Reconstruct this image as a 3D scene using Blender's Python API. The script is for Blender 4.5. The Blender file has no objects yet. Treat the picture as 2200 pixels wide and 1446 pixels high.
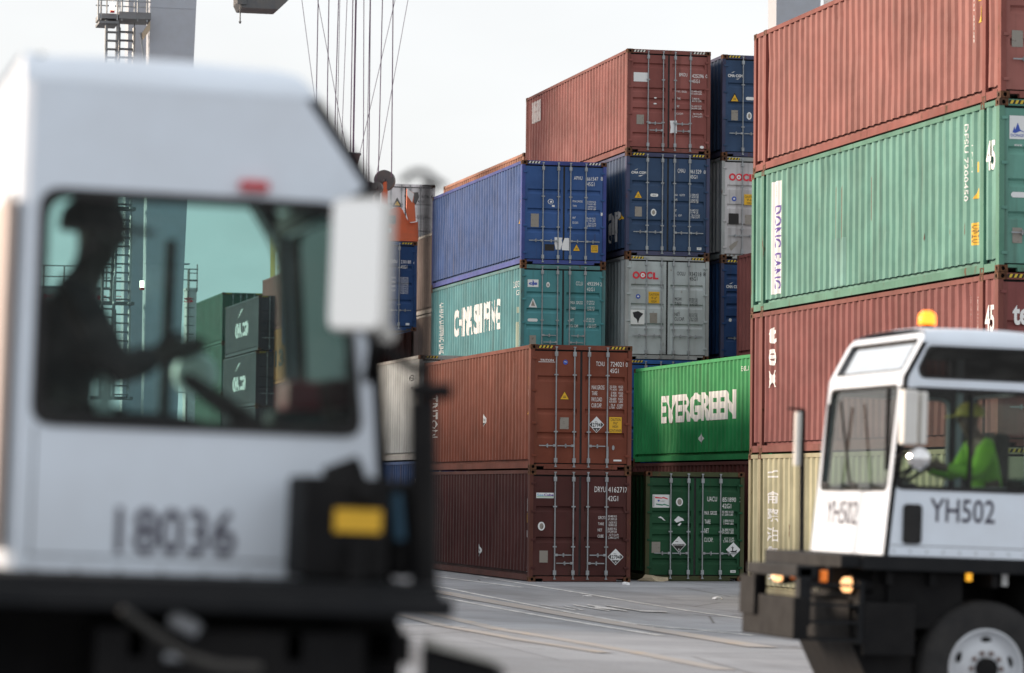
import bpy, bmesh, math, random
from mathutils import Vector, Matrix, geometry

random.seed(7)
R = math.radians
scene = bpy.context.scene

# ------------------------------------------------------------------ camera
CAM_H = 2.0615
YAW, PITCH, ROLL = R(13.212), R(2.735), R(0.6097)
cam_data = bpy.data.cameras.new("camera")
cam_data.sensor_width = 36.0
cam_data.lens = 114.545
cam_data.clip_start = 0.2
cam_data.clip_end = 6000
cam_data.dof.use_dof = True
cam_data.dof.focus_distance = 76.0
cam_data.dof.aperture_fstop = 1.8
cam_data.dof.aperture_blades = 9
cam = bpy.data.objects.new("camera", cam_data)
scene.collection.objects.link(cam)
_f = Vector((math.sin(YAW) * math.cos(PITCH), math.cos(YAW) * math.cos(PITCH), math.sin(PITCH)))
_r0 = Vector((math.cos(YAW), -math.sin(YAW), 0))
_u0 = _r0.cross(_f)
_r = math.cos(ROLL) * _r0 + math.sin(ROLL) * _u0
_u = -math.sin(ROLL) * _r0 + math.cos(ROLL) * _u0
_m = Matrix((_r, _u, -_f)).transposed().to_4x4()
_m.translation = Vector((0, 0, CAM_H))
cam.matrix_world = _m
scene.camera = cam

# ------------------------------------------------------------------ sky, sun, exposure
SUN_EL, SUN_AZ = R(14), R(-54)      # azimuth from +Y towards +X: the sun stands to the left
world = bpy.data.worlds.new("World")
scene.world = world
world.use_nodes = True
wn, wl = world.node_tree.nodes, world.node_tree.links
wn.clear()
w_out = wn.new("ShaderNodeOutputWorld")
w_bg = wn.new("ShaderNodeBackground")
w_sky = wn.new("ShaderNodeTexSky")
w_sky.sky_type = 'NISHITA'
w_sky.sun_disc = False
w_sky.sun_elevation = SUN_EL
w_sky.sun_rotation = SUN_AZ
w_sky.air_density = 1.0
w_sky.dust_density = 3.0
w_scale = wn.new("ShaderNodeVectorMath"); w_scale.operation = 'SCALE'
w_scale.inputs['Scale'].default_value = 0.10
wl.new(w_sky.outputs[0], w_scale.inputs[0])
w_tc = wn.new("ShaderNodeTexCoord")
w_map = wn.new("ShaderNodeMapping"); w_map.inputs['Scale'].default_value = (1.0, 1.0, 2.6)
wl.new(w_tc.outputs['Generated'], w_map.inputs[0])
w_no = wn.new("ShaderNodeTexNoise"); w_no.inputs['Scale'].default_value = 2.2
w_no.inputs['Detail'].default_value = 5; w_no.inputs['Roughness'].default_value = 0.5
wl.new(w_map.outputs[0], w_no.inputs[0])
w_ramp = wn.new("ShaderNodeValToRGB")
w_ramp.color_ramp.elements[0].position = 0.30
w_ramp.color_ramp.elements[0].color = (0.72, 0.72, 0.72, 1)
w_ramp.color_ramp.elements[1].position = 0.62
w_ramp.color_ramp.elements[1].color = (0.95, 0.965, 0.985, 1)
wl.new(w_no.outputs[0], w_ramp.inputs[0])
w_mix = wn.new("ShaderNodeMix"); w_mix.data_type = 'RGBA'
w_mix.inputs[0].default_value = 0.80            # how closed the cloud cover is
wl.new(w_scale.outputs[0], w_mix.inputs[6])
wl.new(w_ramp.outputs[0], w_mix.inputs[7])
wl.new(w_mix.outputs[2], w_bg.inputs[0])
w_bg.inputs[1].default_value = 1.0
wl.new(w_bg.outputs[0], w_out.inputs[0])

sun_d = bpy.data.lights.new("sun", 'SUN')
sun_d.energy = 4.1
sun_d.angle = R(14)
sun_d.color = (1.0, 0.80, 0.63)
sun = bpy.data.objects.new("sun", sun_d)
scene.collection.objects.link(sun)
_sd = Vector((math.sin(SUN_AZ) * math.cos(SUN_EL), math.cos(SUN_AZ) * math.cos(SUN_EL), math.sin(SUN_EL)))
sun.rotation_euler = _sd.to_track_quat('Z', 'Y').to_euler()
sun.location = (-40, 60, 40)

vs = scene.view_settings
vs.view_transform = 'Standard'; vs.look = 'None'; vs.gamma = 1.0
vs.exposure = 0.36
vs.use_curve_mapping = False
scene.cycles.use_denoising = True
scene.cycles.max_bounces = 8
scene.cycles.transparent_max_bounces = 16
scene.render.film_transparent = False

# ------------------------------------------------------------------ helpers
COL = scene.collection

def pix(x, y):                        # ray through a pixel of the 2200 x 1446 photograph
    f = 7000.0
    return (x - 1100) / f * _r - (y - 723) / f * _u + _f
def at_x(x, y, X): d = pix(x, y); return Vector((0, 0, CAM_H)) + d * (X / d.x)
def at_y(x, y, Y): d = pix(x, y); return Vector((0, 0, CAM_H)) + d * (Y / d.y)

def empty(name, loc=(0, 0, 0), rot=(0, 0, 0), parent=None):
    o = bpy.data.objects.new(name, None)
    o.empty_display_size = 0.3
    COL.objects.link(o)
    o.location = loc; o.rotation_euler = rot
    if parent: o.parent = parent
    return o

def tag(o, label=None, cat=None, group=None, kind=None):
    if label: o["label"] = label
    if cat: o["category"] = cat
    if group: o["group"] = group
    if kind: o["kind"] = kind
    return o

def link(name, me, parent=None, loc=None):
    o = bpy.data.objects.new(name, me)
    COL.objects.link(o)
    if parent: o.parent = parent
    if loc: o.location = loc
    return o

class MB:
    """collects simple solids and links them as one mesh"""
    def __init__(s): s.v = []; s.f = []; s.smooth = False
    def add(s, vs, fs):
        n = len(s.v); s.v += [tuple(q) for q in vs]; s.f += [tuple(i + n for i in q) for q in fs]; return s
    def box(s, x0, x1, y0, y1, z0, z1):
        return s.add([(x0, y0, z0), (x1, y0, z0), (x1, y1, z0), (x0, y1, z0), (x0, y0, z1), (x1, y0, z1), (x1, y1, z1), (x0, y1, z1)],
                     [(0, 3, 2, 1), (4, 5, 6, 7), (0, 1, 5, 4), (1, 2, 6, 5), (2, 3, 7, 6), (3, 0, 4, 7)])
    def bbox(s, x0, x1, y0, y1, z0, z1, b):           # box with chamfered vertical and horizontal edges
        bm = bmesh.new(); bmesh.ops.create_cube(bm, size=1)
        for q in bm.verts:
            q.co = Vector((x0 + (q.co.x + .5) * (x1 - x0), y0 + (q.co.y + .5) * (y1 - y0), z0 + (q.co.z + .5) * (z1 - z0)))
        bmesh.ops.bevel(bm, geom=list(bm.edges), offset=b, segments=2, profile=0.6, affect='EDGES')
        bm.verts.index_update()
        s.add([q.co[:] for q in bm.verts], [[w.index for w in g.verts] for g in bm.faces]); bm.free(); return s
    def tube(s, a, b, r, n=8, r2=None, caps=True):
        a, b = Vector(a), Vector(b); d = (b - a)
        if d.length < 1e-6: return s
        q = d.to_track_quat('Z', 'Y'); r2 = r if r2 is None else r2
        vs = []
        for p, rr in ((a, r), (b, r2)):
            for k in range(n):
                t = 2 * math.pi * k / n
                vs.append(p + q @ Vector((rr * math.cos(t), rr * math.sin(t), 0)))
        fs = [(k, (k + 1) % n, n + (k + 1) % n, n + k) for k in range(n)]
        if caps: fs += [tuple(range(n))[::-1], tuple(range(n, 2 * n))]
        return s.add(vs, fs)
    def path(s, pts, r, n=8):
        for a, b in zip(pts[:-1], pts[1:]): s.tube(a, b, r, n)
        return s
    def prism(s, pts, axis, a, b):                    # polygon given in the two other axes, extruded along axis
        def mk(p, t):
            return {'x': (t, p[0], p[1]), 'y': (p[0], t, p[1]), 'z': (p[0], p[1], t)}[axis]
        n = len(pts)
        tr = geometry.tessellate_polygon([[Vector((p[0], p[1], 0)) for p in pts]])
        vs = [mk(p, a) for p in pts] + [mk(p, b) for p in pts]
        fs = [(k, (k + 1) % n, n + (k + 1) % n, n + k) for k in range(n)]
        fs += [tuple(t) for t in tr] + [tuple(i + n for i in t[::-1]) for t in tr]
        return s.add(vs, fs)
    def plate(s, outer, holes, mapf, t):              # flat plate with holes; mapf(u, v, w) gives the point, w = 0 .. t
        loops = [outer] + list(holes)
        tr = geometry.tessellate_polygon([[Vector((p[0], p[1], 0)) for p in L] for L in loops])
        flat = [p for L in loops for p in L]; n = len(flat)
        vs = [mapf(p[0], p[1], 0) for p in flat] + [mapf(p[0], p[1], t) for p in flat]
        fs = [tuple(q) for q in tr] + [tuple(i + n for i in q[::-1]) for q in tr]
        o = 0
        for L in loops:
            m = len(L)
            fs += [(o + k, o + (k + 1) % m, n + o + (k + 1) % m, n + o + k) for k in range(m)]
            o += m
        return s.add(vs, fs)
    def mesh(s, name, mat=None):
        me = bpy.data.meshes.new(name); me.from_pydata(s.v, [], s.f)
        bm = bmesh.new(); bm.from_mesh(me); bmesh.ops.recalc_face_normals(bm, faces=bm.faces); bm.to_mesh(me); bm.free()
        if s.smooth:
            for p in me.polygons: p.use_smooth = True
        if mat: me.materials.append(mat)
        return me
    def build(s, name, mat, parent=None, loc=None): return link(name, s.mesh(name, mat), parent, loc)

def rrect(x0, x1, y0, y1, r, n=5):
    out = []
    for cx, cy, a in ((x1 - r, y1 - r, 0), (x0 + r, y1 - r, 90), (x0 + r, y0 + r, 180), (x1 - r, y0 + r, 270)):
        for k in range(n + 1):
            t = R(a + 90 * k / n); out.append((cx + r * math.cos(t), cy + r * math.sin(t)))
    return out
def rpoly(pts, r, n=5):                               # rounded polygon
    out = []; m = len(pts)
    for i in range(m):
        p, a, b = Vector(pts[i]), Vector(pts[i - 1]), Vector(pts[(i + 1) % m])
        da, db = (a - p).normalized(), (b - p).normalized()
        p0, p1 = p + da * r, p + db * r
        for k in range(n + 1):
            t = k / n; q = (1 - t) ** 2 * p0 + 2 * t * (1 - t) * p + t * t * p1
            out.append((q.x, q.y))
    return out

# ------------------------------------------------------------------ materials
MATS = {}
def new_mat(name):
    m = bpy.data.materials.new(name); m.use_nodes = True
    nt = m.node_tree; b = nt.nodes["Principled BSDF"]
    return m, nt.nodes, nt.links, b
def plain(name, col, rough=0.5, metal=0.0, spec=0.5, emit=None, estr=0):
    if name in MATS: return MATS[name]
    m, n, l, b = new_mat(name)
    b.inputs['Base Color'].default_value = (*col, 1); b.inputs['Roughness'].default_value = rough
    b.inputs['Metallic'].default_value = metal; b.inputs['Specular IOR Level'].default_value = spec
    if emit:
        b.inputs['Emission Color'].default_value = (*emit, 1); b.inputs['Emission Strength'].default_value = estr
    MATS[name] = m; return m
def ramp(n, p0, c0, p1, c1):
    r = n.new("ShaderNodeValToRGB"); e = r.color_ramp.elements
    e[0].position, e[1].position = p0, p1
    e[0].color = (*c0, 1) if len(c0) == 3 else c0; e[1].color = (*c1, 1) if len(c1) == 3 else c1
    return r
def mixc(n, l, fac, a, b, mode='MIX'):
    x = n.new("ShaderNodeMix"); x.data_type = 'RGBA'; x.blend_type = mode
    for s, v in ((0, fac), (6, a), (7, b)):
        if hasattr(v, 'links'): l.new(v, x.inputs[s])
        elif s == 0: x.inputs[0].default_value = v
        else: x.inputs[s].default_value = (*v, 1)
    return x.outputs[2]
def coords(n, l, scale=(1, 1, 1)):
    tc = n.new("ShaderNodeTexCoord"); oi = n.new("ShaderNodeObjectInfo")
    mu = n.new("ShaderNodeVectorMath"); mu.operation = 'MULTIPLY_ADD'
    sc = n.new("ShaderNodeVectorMath"); sc.operation = 'SCALE'
    sc.inputs[0].default_value = (37.0, 17.0, 29.0); l.new(oi.outputs['Random'], sc.inputs['Scale'])
    mu.inputs[1].default_value = scale
    l.new(tc.outputs['Object'], mu.inputs[0]); l.new(sc.outputs[0], mu.inputs[2])
    return mu.outputs[0]
def noise(n, l, vec, scale, detail=4, rough=0.55):
    t = n.new("ShaderNodeTexNoise"); t.inputs['Scale'].default_value = scale
    t.inputs['Detail'].default_value = detail; t.inputs['Roughness'].default_value = rough
    l.new(vec, t.inputs['Vector']); return t.outputs[0]

def paint(name, col, rust=0.15, fade=0.35, rough=0.55):
    """weathered container paint: patches, chalking, vertical dirt streaks, rust"""
    key = "paint_" + name
    if key in MATS: return MATS[key]
    m, n, l, b = new_mat(key)
    c = Vector(col); g = sum(col) / 3
    v1 = coords(n, l); v2 = coords(n, l, (1.6, 1.6, 0.22)); v3 = coords(n, l, (1.0, 1.0, 1.0))
    blot = ramp(n, 0.35, tuple(c * 0.80), 0.70, tuple(c * 1.12 + Vector((g, g, g)) * 0.04))
    l.new(noise(n, l, v1, 0.9, 4), blot.inputs[0])
    chalk = ramp(n, 0.50, (0, 0, 0), 0.78, (fade,) * 3)
    l.new(noise(n, l, v1, 0.55, 3), chalk.inputs[0])
    pale = tuple(c * 1.25 + Vector((.05, .045, .04)))
    col1 = mixc(n, l, chalk.outputs[0], blot.outputs[0], pale)
    st = ramp(n, 0.50, (1, 1, 1), 0.80, (0.70, 0.66, 0.63))
    l.new(noise(n, l, v2, 1.1, 5), st.inputs[0])
    col2 = mixc(n, l, 0.8, col1, st.outputs[0], 'MULTIPLY')
    # small scrapes and speckles of bare primer
    sp = ramp(n, 0.69, (0, 0, 0), 0.73, (0.7, 0.7, 0.7))
    l.new(noise(n, l, v3, 9.0, 6, 0.65), sp.inputs[0])
    col3 = mixc(n, l, sp.outputs[0], col2, tuple(c * 0.55 + Vector((.06, .05, .045))))
    lo = 0.80 - rust * 0.55
    ru = ramp(n, lo, (0, 0, 0), lo + 0.08, (1, 1, 1))
    v4 = coords(n, l, (2.2, 2.2, 0.8))
    l.new(noise(n, l, v4, 1.7, 8, 0.68), ru.inputs[0])
    rc = ramp(n, 0.35, (0.055, 0.024, 0.013), 0.7, (0.17, 0.075, 0.035))
    l.new(noise(n, l, v3, 14, 4), rc.inputs[0])
    # thin dirt and rust runs down the sheet
    v5 = coords(n, l, (5.5, 5.5, 0.24)); run = ramp(n, 0.60, (0, 0, 0), 0.80, (0.75, 0.75, 0.75))
    l.new(noise(n, l, v5, 1.0, 3, 0.5), run.inputs[0])
    col4 = mixc(n, l, run.outputs[0], col3, tuple(c * 0.35 + Vector((.035, .022, .014))))
    fin = mixc(n, l, ru.outputs[0], col4, rc.outputs[0])
    l.new(fin, b.inputs['Base Color'])
    rr = n.new("ShaderNodeMapRange"); rr.inputs[3].default_value = rough - 0.1; rr.inputs[4].default_value = rough + 0.22
    l.new(noise(n, l, v3, 3.0, 5), rr.inputs[0]); l.new(rr.outputs[0], b.inputs['Roughness'])
    b.inputs['Specular IOR Level'].default_value = 0.22
    bp = n.new("ShaderNodeBump"); bp.inputs['Strength'].default_value = 0.5; bp.inputs['Distance'].default_value = 0.03
    l.new(noise(n, l, v3, 1.8, 3, 0.5), bp.inputs['Height']); l.new(bp.outputs[0], b.inputs['Normal'])
    MATS[key] = m; return m

def worn(name, col, amount=0.25, col2=(0.06, 0.045, 0.04), scale=8.0, rough=0.6):
    """print, stickers, painted letters: a flat colour with worn patches"""
    if name in MATS: return MATS[name]
    m, n, l, b = new_mat(name)
    v = coords(n, l)
    lo = 0.72 - amount * 0.45
    r = ramp(n, lo, (0, 0, 0), lo + 0.09, (0.75, 0.75, 0.75))
    l.new(noise(n, l, v, scale, 6, 0.7), r.inputs[0])
    l.new(mixc(n, l, r.outputs[0], col, col2), b.inputs['Base Color'])
    b.inputs['Roughness'].default_value = rough
    b.inputs['Specular IOR Level'].default_value = 0.3
    MATS[name] = m; return m

def dusty(name, col, dust=(0.20, 0.18, 0.16), amount=0.4, rough=0.5, metal=0.0, scale=3.0):
    if name in MATS: return MATS[name]
    m, n, l, b = new_mat(name)
    v = coords(n, l)
    r = ramp(n, 0.40, (0, 0, 0), 0.80, (amount,) * 3)
    l.new(noise(n, l, v, scale, 7, 0.62), r.inputs[0])
    l.new(mixc(n, l, r.outputs[0], col, dust), b.inputs['Base Color'])
    rr = n.new("ShaderNodeMapRange"); rr.inputs[3].default_value = max(rough - .12, .05); rr.inputs[4].default_value = min(rough + .25, 1)
    l.new(noise(n, l, v, scale * 2.3, 5), rr.inputs[0]); l.new(rr.outputs[0], b.inputs['Roughness'])
    b.inputs['Metallic'].default_value = metal
    MATS[name] = m; return m

def glass(name, tint, refl=0.5, dirt=0.10):
    """a pane: tinted, reflecting, with dust and wiped smears"""
    if name in MATS: return MATS[name]
    m = bpy.data.materials.new(name); m.use_nodes = True
    n, l = m.node_tree.nodes, m.node_tree.links; n.clear()
    o = n.new("ShaderNodeOutputMaterial"); t = n.new("ShaderNodeBsdfTransparent"); g = n.new("ShaderNodeBsdfGlossy")
    t.inputs[0].default_value = (*tint, 1); g.inputs['Roughness'].default_value = 0.04
    g.inputs['Color'].default_value = (refl, refl, refl, 1)
    fr = n.new("ShaderNodeFresnel"); fr.inputs[0].default_value = 1.5
    mx = n.new("ShaderNodeMixShader")
    l.new(fr.outputs[0], mx.inputs[0]); l.new(t.outputs[0], mx.inputs[1]); l.new(g.outputs[0], mx.inputs[2])
    df = n.new("ShaderNodeBsdfDiffuse"); df.inputs[0].default_value = (0.30, 0.30, 0.29, 1)
    r = ramp(n, 0.42, (0.01, 0.01, 0.01), 0.75, (dirt, dirt, dirt)); l.new(noise(n, l, coords(n, l, (1.5, 1.5, 3.5)), 2.6, 6, 0.6), r.inputs[0])
    m2 = n.new("ShaderNodeMixShader"); l.new(r.outputs[0], m2.inputs[0]); l.new(mx.outputs[0], m2.inputs[1]); l.new(df.outputs[0], m2.inputs[2])
    l.new(m2.outputs[0], o.inputs[0])
    MATS[name] = m; return m

GALV = dusty("galvanised_steel", (0.33, 0.36, 0.38), (0.16, 0.13, 0.11), 0.6, 0.5, 0.35, 6)
RUBBER = dusty("black_rubber", (0.012, 0.012, 0.013), (0.06, 0.055, 0.05), 0.35, 0.75)
HOLE = plain("dark_void", (0.006, 0.005, 0.005), 0.95, spec=0.1)
CASTING = paint("casting", (0.085, 0.045, 0.03), 0.75, 0.1, 0.7)
FLOORWOOD = dusty("underside", (0.03, 0.025, 0.022), rough=0.85)
WHITE = worn("white_print", (0.78, 0.78, 0.77), 0.16, (0.20, 0.14, 0.13), 22)
BLACKP = worn("black_print", (0.025, 0.025, 0.03), 0.12, (0.25, 0.25, 0.25), 22)
YELLOW = worn("yellow_sticker", (0.72, 0.42, 0.03), 0.1, (0.25, 0.15, 0.04), 10)
REDP = worn("red_print", (0.66, 0.035, 0.055), 0.12, (0.5, 0.35, 0.3), 12)
BLUEP = worn("blue_print", (0.05, 0.10, 0.42), 0.1, (0.3, 0.3, 0.4), 12)
PURPLE = worn("purple_print", (0.12, 0.07, 0.33), 0.1, (0.6, 0.55, 0.6), 14)
GREENP = worn("green_print", (0.10, 0.42, 0.13), 0.1, (0.4, 0.5, 0.4), 12)
STICK = worn("white_sticker", (0.72, 0.74, 0.74), 0.14, (0.35, 0.32, 0.30), 9)
PLATE = worn("data_plate", (0.27, 0.25, 0.22), 0.35, (0.13, 0.10, 0.08), 12)
PAPER = worn("torn_paper", (0.75, 0.76, 0.78), 0.2, (0.4, 0.4, 0.45), 16)
HAZY = worn("hazard_yellow", (0.60, 0.44, 0.05), 0.25, (0.09, 0.06, 0.03), 12)
HAZW = worn("hazard_white", (0.66, 0.66, 0.6), 0.25, (0.15, 0.1, 0.1), 12)
HAZK = worn("hazard_black", (0.02, 0.018, 0.018), 0.2, (0.10, 0.07, 0.05), 12)

# ------------------------------------------------------------------ lettering
_TXT = {}
def glyphs(s, bold=0.0):
    """triangles of a word, scaled to the unit square"""
    key = (s, bold)
    if key in _TXT: return _TXT[key]
    cu = bpy.data.curves.new("lettering", 'FONT'); cu.body = s; cu.size = 1.0; cu.resolution_u = 3
    cu.offset = bold; cu.fill_mode = 'FRONT'
    ob = bpy.data.objects.new("lettering", cu)
    me = bpy.data.meshes.new_from_object(ob)
    vs = [v.co.to_2d() for v in me.vertices]; fs = [tuple(p.vertices) for p in me.polygons]
    bpy.data.objects.remove(ob); bpy.data.curves.remove(cu); bpy.data.meshes.remove(me)
    if not vs: _TXT[key] = ([(0, 0), (1, 0), (1, 1)], [(0, 1, 2)]); return _TXT[key]
    x0, x1 = min(v.x for v in vs), max(v.x for v in vs); y0, y1 = min(v.y for v in vs), max(v.y for v in vs)
    _TXT[key] = ([((v.x - x0) / max(x1 - x0, 1e-6), (v.y - y0) / max(y1 - y0, 1e-6)) for v in vs], fs)
    return _TXT[key]

class Flat:
    """flat print gathered per colour: lettering of one colour is one mesh, every sticker and plate a mesh of its own"""
    def __init__(s): s.d = {}; s.k = 0
    def put(s, mat, vs, fs, layer=0):
        joined = 'print' in mat.name or 'hazard' in mat.name
        s.k += 1
        V, F = s.d.setdefault((mat.name, layer, 0 if joined else s.k), ([], []))
        n = len(V); V += [tuple(v) for v in vs]; F += [tuple(i + n for i in f) for f in fs]
    def text(s, mat, t, x0, x1, z0, z1, bold=0.0, layer=0):
        g, f = glyphs(t, bold); s.put(mat, [(x0 + a * (x1 - x0), z0 + b * (z1 - z0)) for a, b in g], f, layer)
    def vtext(s, mat, t, x0, x1, z0, z1, bold=0.0, layer=0):  # upright letters stacked downward
        n = len(t); h = (z1 - z0) / n
        for i, ch in enumerate(t):
            if ch != ' ': s.text(mat, ch, x0, x1, z1 - (i + .88) * h, z1 - (i + .12) * h, bold, layer)
    def rot(s, mat, t, x0, x1, z0, z1, bold=0.0, layer=0):    # letters lying on their side, reading downward
        g, f = glyphs(t, bold); s.put(mat, [(x0 + b * (x1 - x0), z1 - a * (z1 - z0)) for a, b in g], f, layer)
    def poly(s, mat, pts, layer=0):
        tr = geometry.tessellate_polygon([[Vector((p[0], p[1], 0)) for p in pts]])
        s.put(mat, pts, [tuple(t) for t in tr], layer)
    def rect(s, mat, x0, x1, z0, z1, layer=0): s.poly(mat, [(x0, z0), (x1, z0), (x1, z1), (x0, z1)], layer)
    def ell(s, mat, cx, cz, rx, rz, layer=0, n=18):
        s.poly(mat, [(cx + rx * math.cos(2 * math.pi * k / n), cz + rz * math.sin(2 * math.pi * k / n)) for k in range(n)], layer)
    def build(s, parent, mapf, cut=None, names=None):
        for (mn, layer, one), (V, F) in s.d.items():
            nm = (names or {}).get(mn) or ('lettering' if 'print' in mn else 'touch_up_patch' if mn.startswith('paint') else 'dark_patch' if 'hazard' in mn else mn)
            me = bpy.data.meshes.new(nm)
            if cut:
                bm = bmesh.new(); me.from_pydata([(a, b, 0) for a, b in V], [], F); bm.from_mesh(me)
                lo, hi = min(a for a, _ in V), max(a for a, _ in V)
                for c in cut(lo, hi):
                    bmesh.ops.bisect_plane(bm, geom=bm.verts[:] + bm.edges[:] + bm.faces[:], plane_co=(c, 0, 0), plane_no=(1, 0, 0), dist=1e-5)
                for q in bm.verts: q.co = Vector(mapf(q.co.x, q.co.y, 0.003 + 0.0025 * layer))
                bm.to_mesh(me); bm.free()
            else:
                me.from_pydata([mapf(a, b, 0.004 + 0.003 * layer) for a, b in V], [], F)
            me.materials.append(bpy.data.materials[mn])
            o = link(nm, me, parent)
            if not one: o["kind"] = "stuff"

# ------------------------------------------------------------------ shipping containers
CW, HQ, STD, L40, L45 = 2.438, 2.896, 2.591, 12.192, 13.716
PER, Y0C = 0.338, 0.17
CT = (0, .088, .152, .274)          # outer flat, slope in, inner flat, slope out
def corr(y):
    t = (y - Y0C) % PER
    if t < CT[1]: k = 0
    elif t < CT[2]: k = (t - CT[1]) / (CT[2] - CT[1])
    elif t < CT[3]: k = 1
    else: k = 1 - (t - CT[3]) / (PER - CT[3])
    return 0.014 + 0.042 * k
def corr_cuts(y0, y1):
    out = []; i = int((y0 - Y0C) / PER) - 1
    while Y0C + i * PER < y1 + PER:
        for t in CT:
            c = Y0C + i * PER + t
            if y0 < c < y1: out.append(c)
        i += 1
    return out
_MC = {}
def cached(key, fn):
    if key not in _MC: _MC[key] = fn()
    return _MC[key]

_DR = random.Random(11)
def m_side(h, L):
    """corrugated sheet, each paint with its own dents"""
    b = MB(); ys = [0.15] + corr_cuts(0.15, L - 0.15) + [L - 0.15]
    z0, z1 = 0.232, h - 0.095; zs = [z0 + (z1 - z0) * k / 9 for k in range(10)]
    dents = [(_DR.uniform(.5, L - .5), _DR.uniform(.3, h - .3), _DR.uniform(.2, .7), _DR.uniform(.004, .020)) for _ in range(14)]
    bow = [_DR.uniform(-.004, .006) for _ in range(6)]
    n, m = len(ys), len(zs); vs = []
    for y in ys:
        for z in zs:
            d = sum(a * math.exp(-((y - cy) ** 2 + (z - cz) ** 2) / (r * r)) for cy, cz, r, a in dents)
            d += bow[int(y / L * 5.99)] * math.sin(math.pi * (z - z0) / (z1 - z0))
            vs.append((corr(y) + (d if z0 < z < z1 else 0), y, z))
    b.add(vs, [(i * m + k, i * m + k + 1, (i + 1) * m + k + 1, (i + 1) * m + k) for i in range(n - 1) for k in range(m - 1)])
    b.box(0.10, 0.108, 0.15, L - 0.15, 0.12, z0 + 0.01)       # recessed web under the sheet
    return b
def m_endwall(h):
    b = MB(); xs = [0.10] + [0.10 + 0.0559 * i for i in range(1, 40)] + [CW - 0.10]
    vs = []
    for i, x in enumerate(xs):
        k = (0, 0, 1, 1)[i % 4]; vs += [(x, 0.02 + 0.04 * k, 0.15), (x, 0.02 + 0.04 * k, h - 0.1)]
    return b.add(vs, [(2 * i, 2 * i + 1, 2 * i + 3, 2 * i + 2) for i in range(len(xs) - 1)])
def m_casting():
    b = MB(); X, Y, Z = .081, .089, .059
    def face(mapf, hu, hv):
        o = [(-hu, -hv), (hu, -hv), (hu, hv), (-hu, hv)]
        hole = rrect(-.032, .032, -.036, .036, .028, 3)
        loops = [o, hole]
        tr = geometry.tessellate_polygon([[Vector((p[0], p[1], 0)) for p in q] for q in loops])
        fl = o + hole
        b.add([mapf(p[0], p[1], 0) for p in fl], [tuple(t) for t in tr])
        m = len(hole)
        b.add([mapf(p[0], p[1], 0) for p in hole] + [mapf(p[0], p[1], .03) for p in hole], [(k, (k + 1) % m, m + (k + 1) % m, m + k) for k in range(m)])
    face(lambda u, v, w: (u, -Y + w, v), X, Z); face(lambda u, v, w: (u, Y - w, v), X, Z)
    face(lambda u, v, w: (-X + w, u, v), Y, Z); face(lambda u, v, w: (X - w, u, v), Y, Z)
    b.add([(-X, -Y, Z), (X, -Y, Z), (X, Y, Z), (-X, Y, Z), (-X, -Y, -Z), (X, -Y, -Z), (X, Y, -Z), (-X, Y, -Z)], [(0, 1, 2, 3), (7, 6, 5, 4)])
    return b
def m_casting_core(): return MB().box(-.05, .05, -.058, .058, -.045, .045)

def m_leaf(h, troughs, right):
    b = MB(); x0, x1 = (0.104, 1.192) if not right else (1.246, CW - 0.104)
    z0, z1 = 0.150, h - 0.155; yf = 0.03
    b.box(x0, x0 + .07, yf, yf + .045, z0, z1); b.box(x1 - .07, x1, yf, yf + .045, z0, z1)
    prof = [(z1, yf)]
    for t in troughs:
        zt = h - t
        prof += [(zt, yf), (zt - .034, yf + .044), (zt - .075, yf + .044), (zt - .145, yf)]
    prof += [(z0, yf)]
    vs = []
    for z, y in prof: vs += [(x0 + .0701, y + .002, z), (x1 - .0701, y + .002, z)]
    b.add(vs, [(2 * i, 2 * i + 1, 2 * i + 3, 2 * i + 2) for i in range(len(prof) - 1)])
    b.box(x0 + .0701, x1 - .0701, yf + .05, yf + .056, z0, z1)
    return b
def m_bar(h, guides):
    b = MB(); b.tube((0, 0, 0.075), (0, 0, h - .06), .0165, 8)
    for z in (0.21, h - 0.215):
        b.bbox(-.037, .037, -.03, .03, z - .055, z + .055, .008)
    for z in (.065, h - .055): b.box(-.03, .03, -.02, .025, z - .012, z + .012); b.box(-.018, .018, -.024, .02, z - .03 if z > 1 else z, z if z > 1 else z + .03)
    for g in guides: b.box(-.045, .045, -.019, .02, h - g - .016, h - g + .016)
    return b
def m_handle(d):
    b = MB()
    b.bbox(min(0, d * .07), max(0, d * .07), -.028, .012, -.028, .03, .006)
    b.box(*sorted((d * .06, d * .40)), -.020, -.006, -.012, .012)
    b.tube((d * .205, -.026, -.045), (d * .205, -.026, .045), .015, 6)
    b.box(d * .205 - .02, d * .205 + .02, -.018, .02, -.03, .03)
    return b
def m_hinge(): return MB().bbox(-.055, .055, -.012, .03, -.026, .026, .008)

BARS = (0.252, 0.432, 0.575, 0.757)
DOOR3 = (0.79, 1.33, 1.88); DOOR3T = (0.72, 1.48, 2.03); DOOR3S = (0.757, 1.217, 1.67); DOOR2S = (0.84, 1.55)
DOOR5 = (0.38, 1.07, 1.36, 1.64, 2.34); DOOR5S = (0.33, 0.93, 1.22, 1.48, 2.05)

def copy_obj(me, name, parent, loc): return link(name, me, parent, loc)

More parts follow.
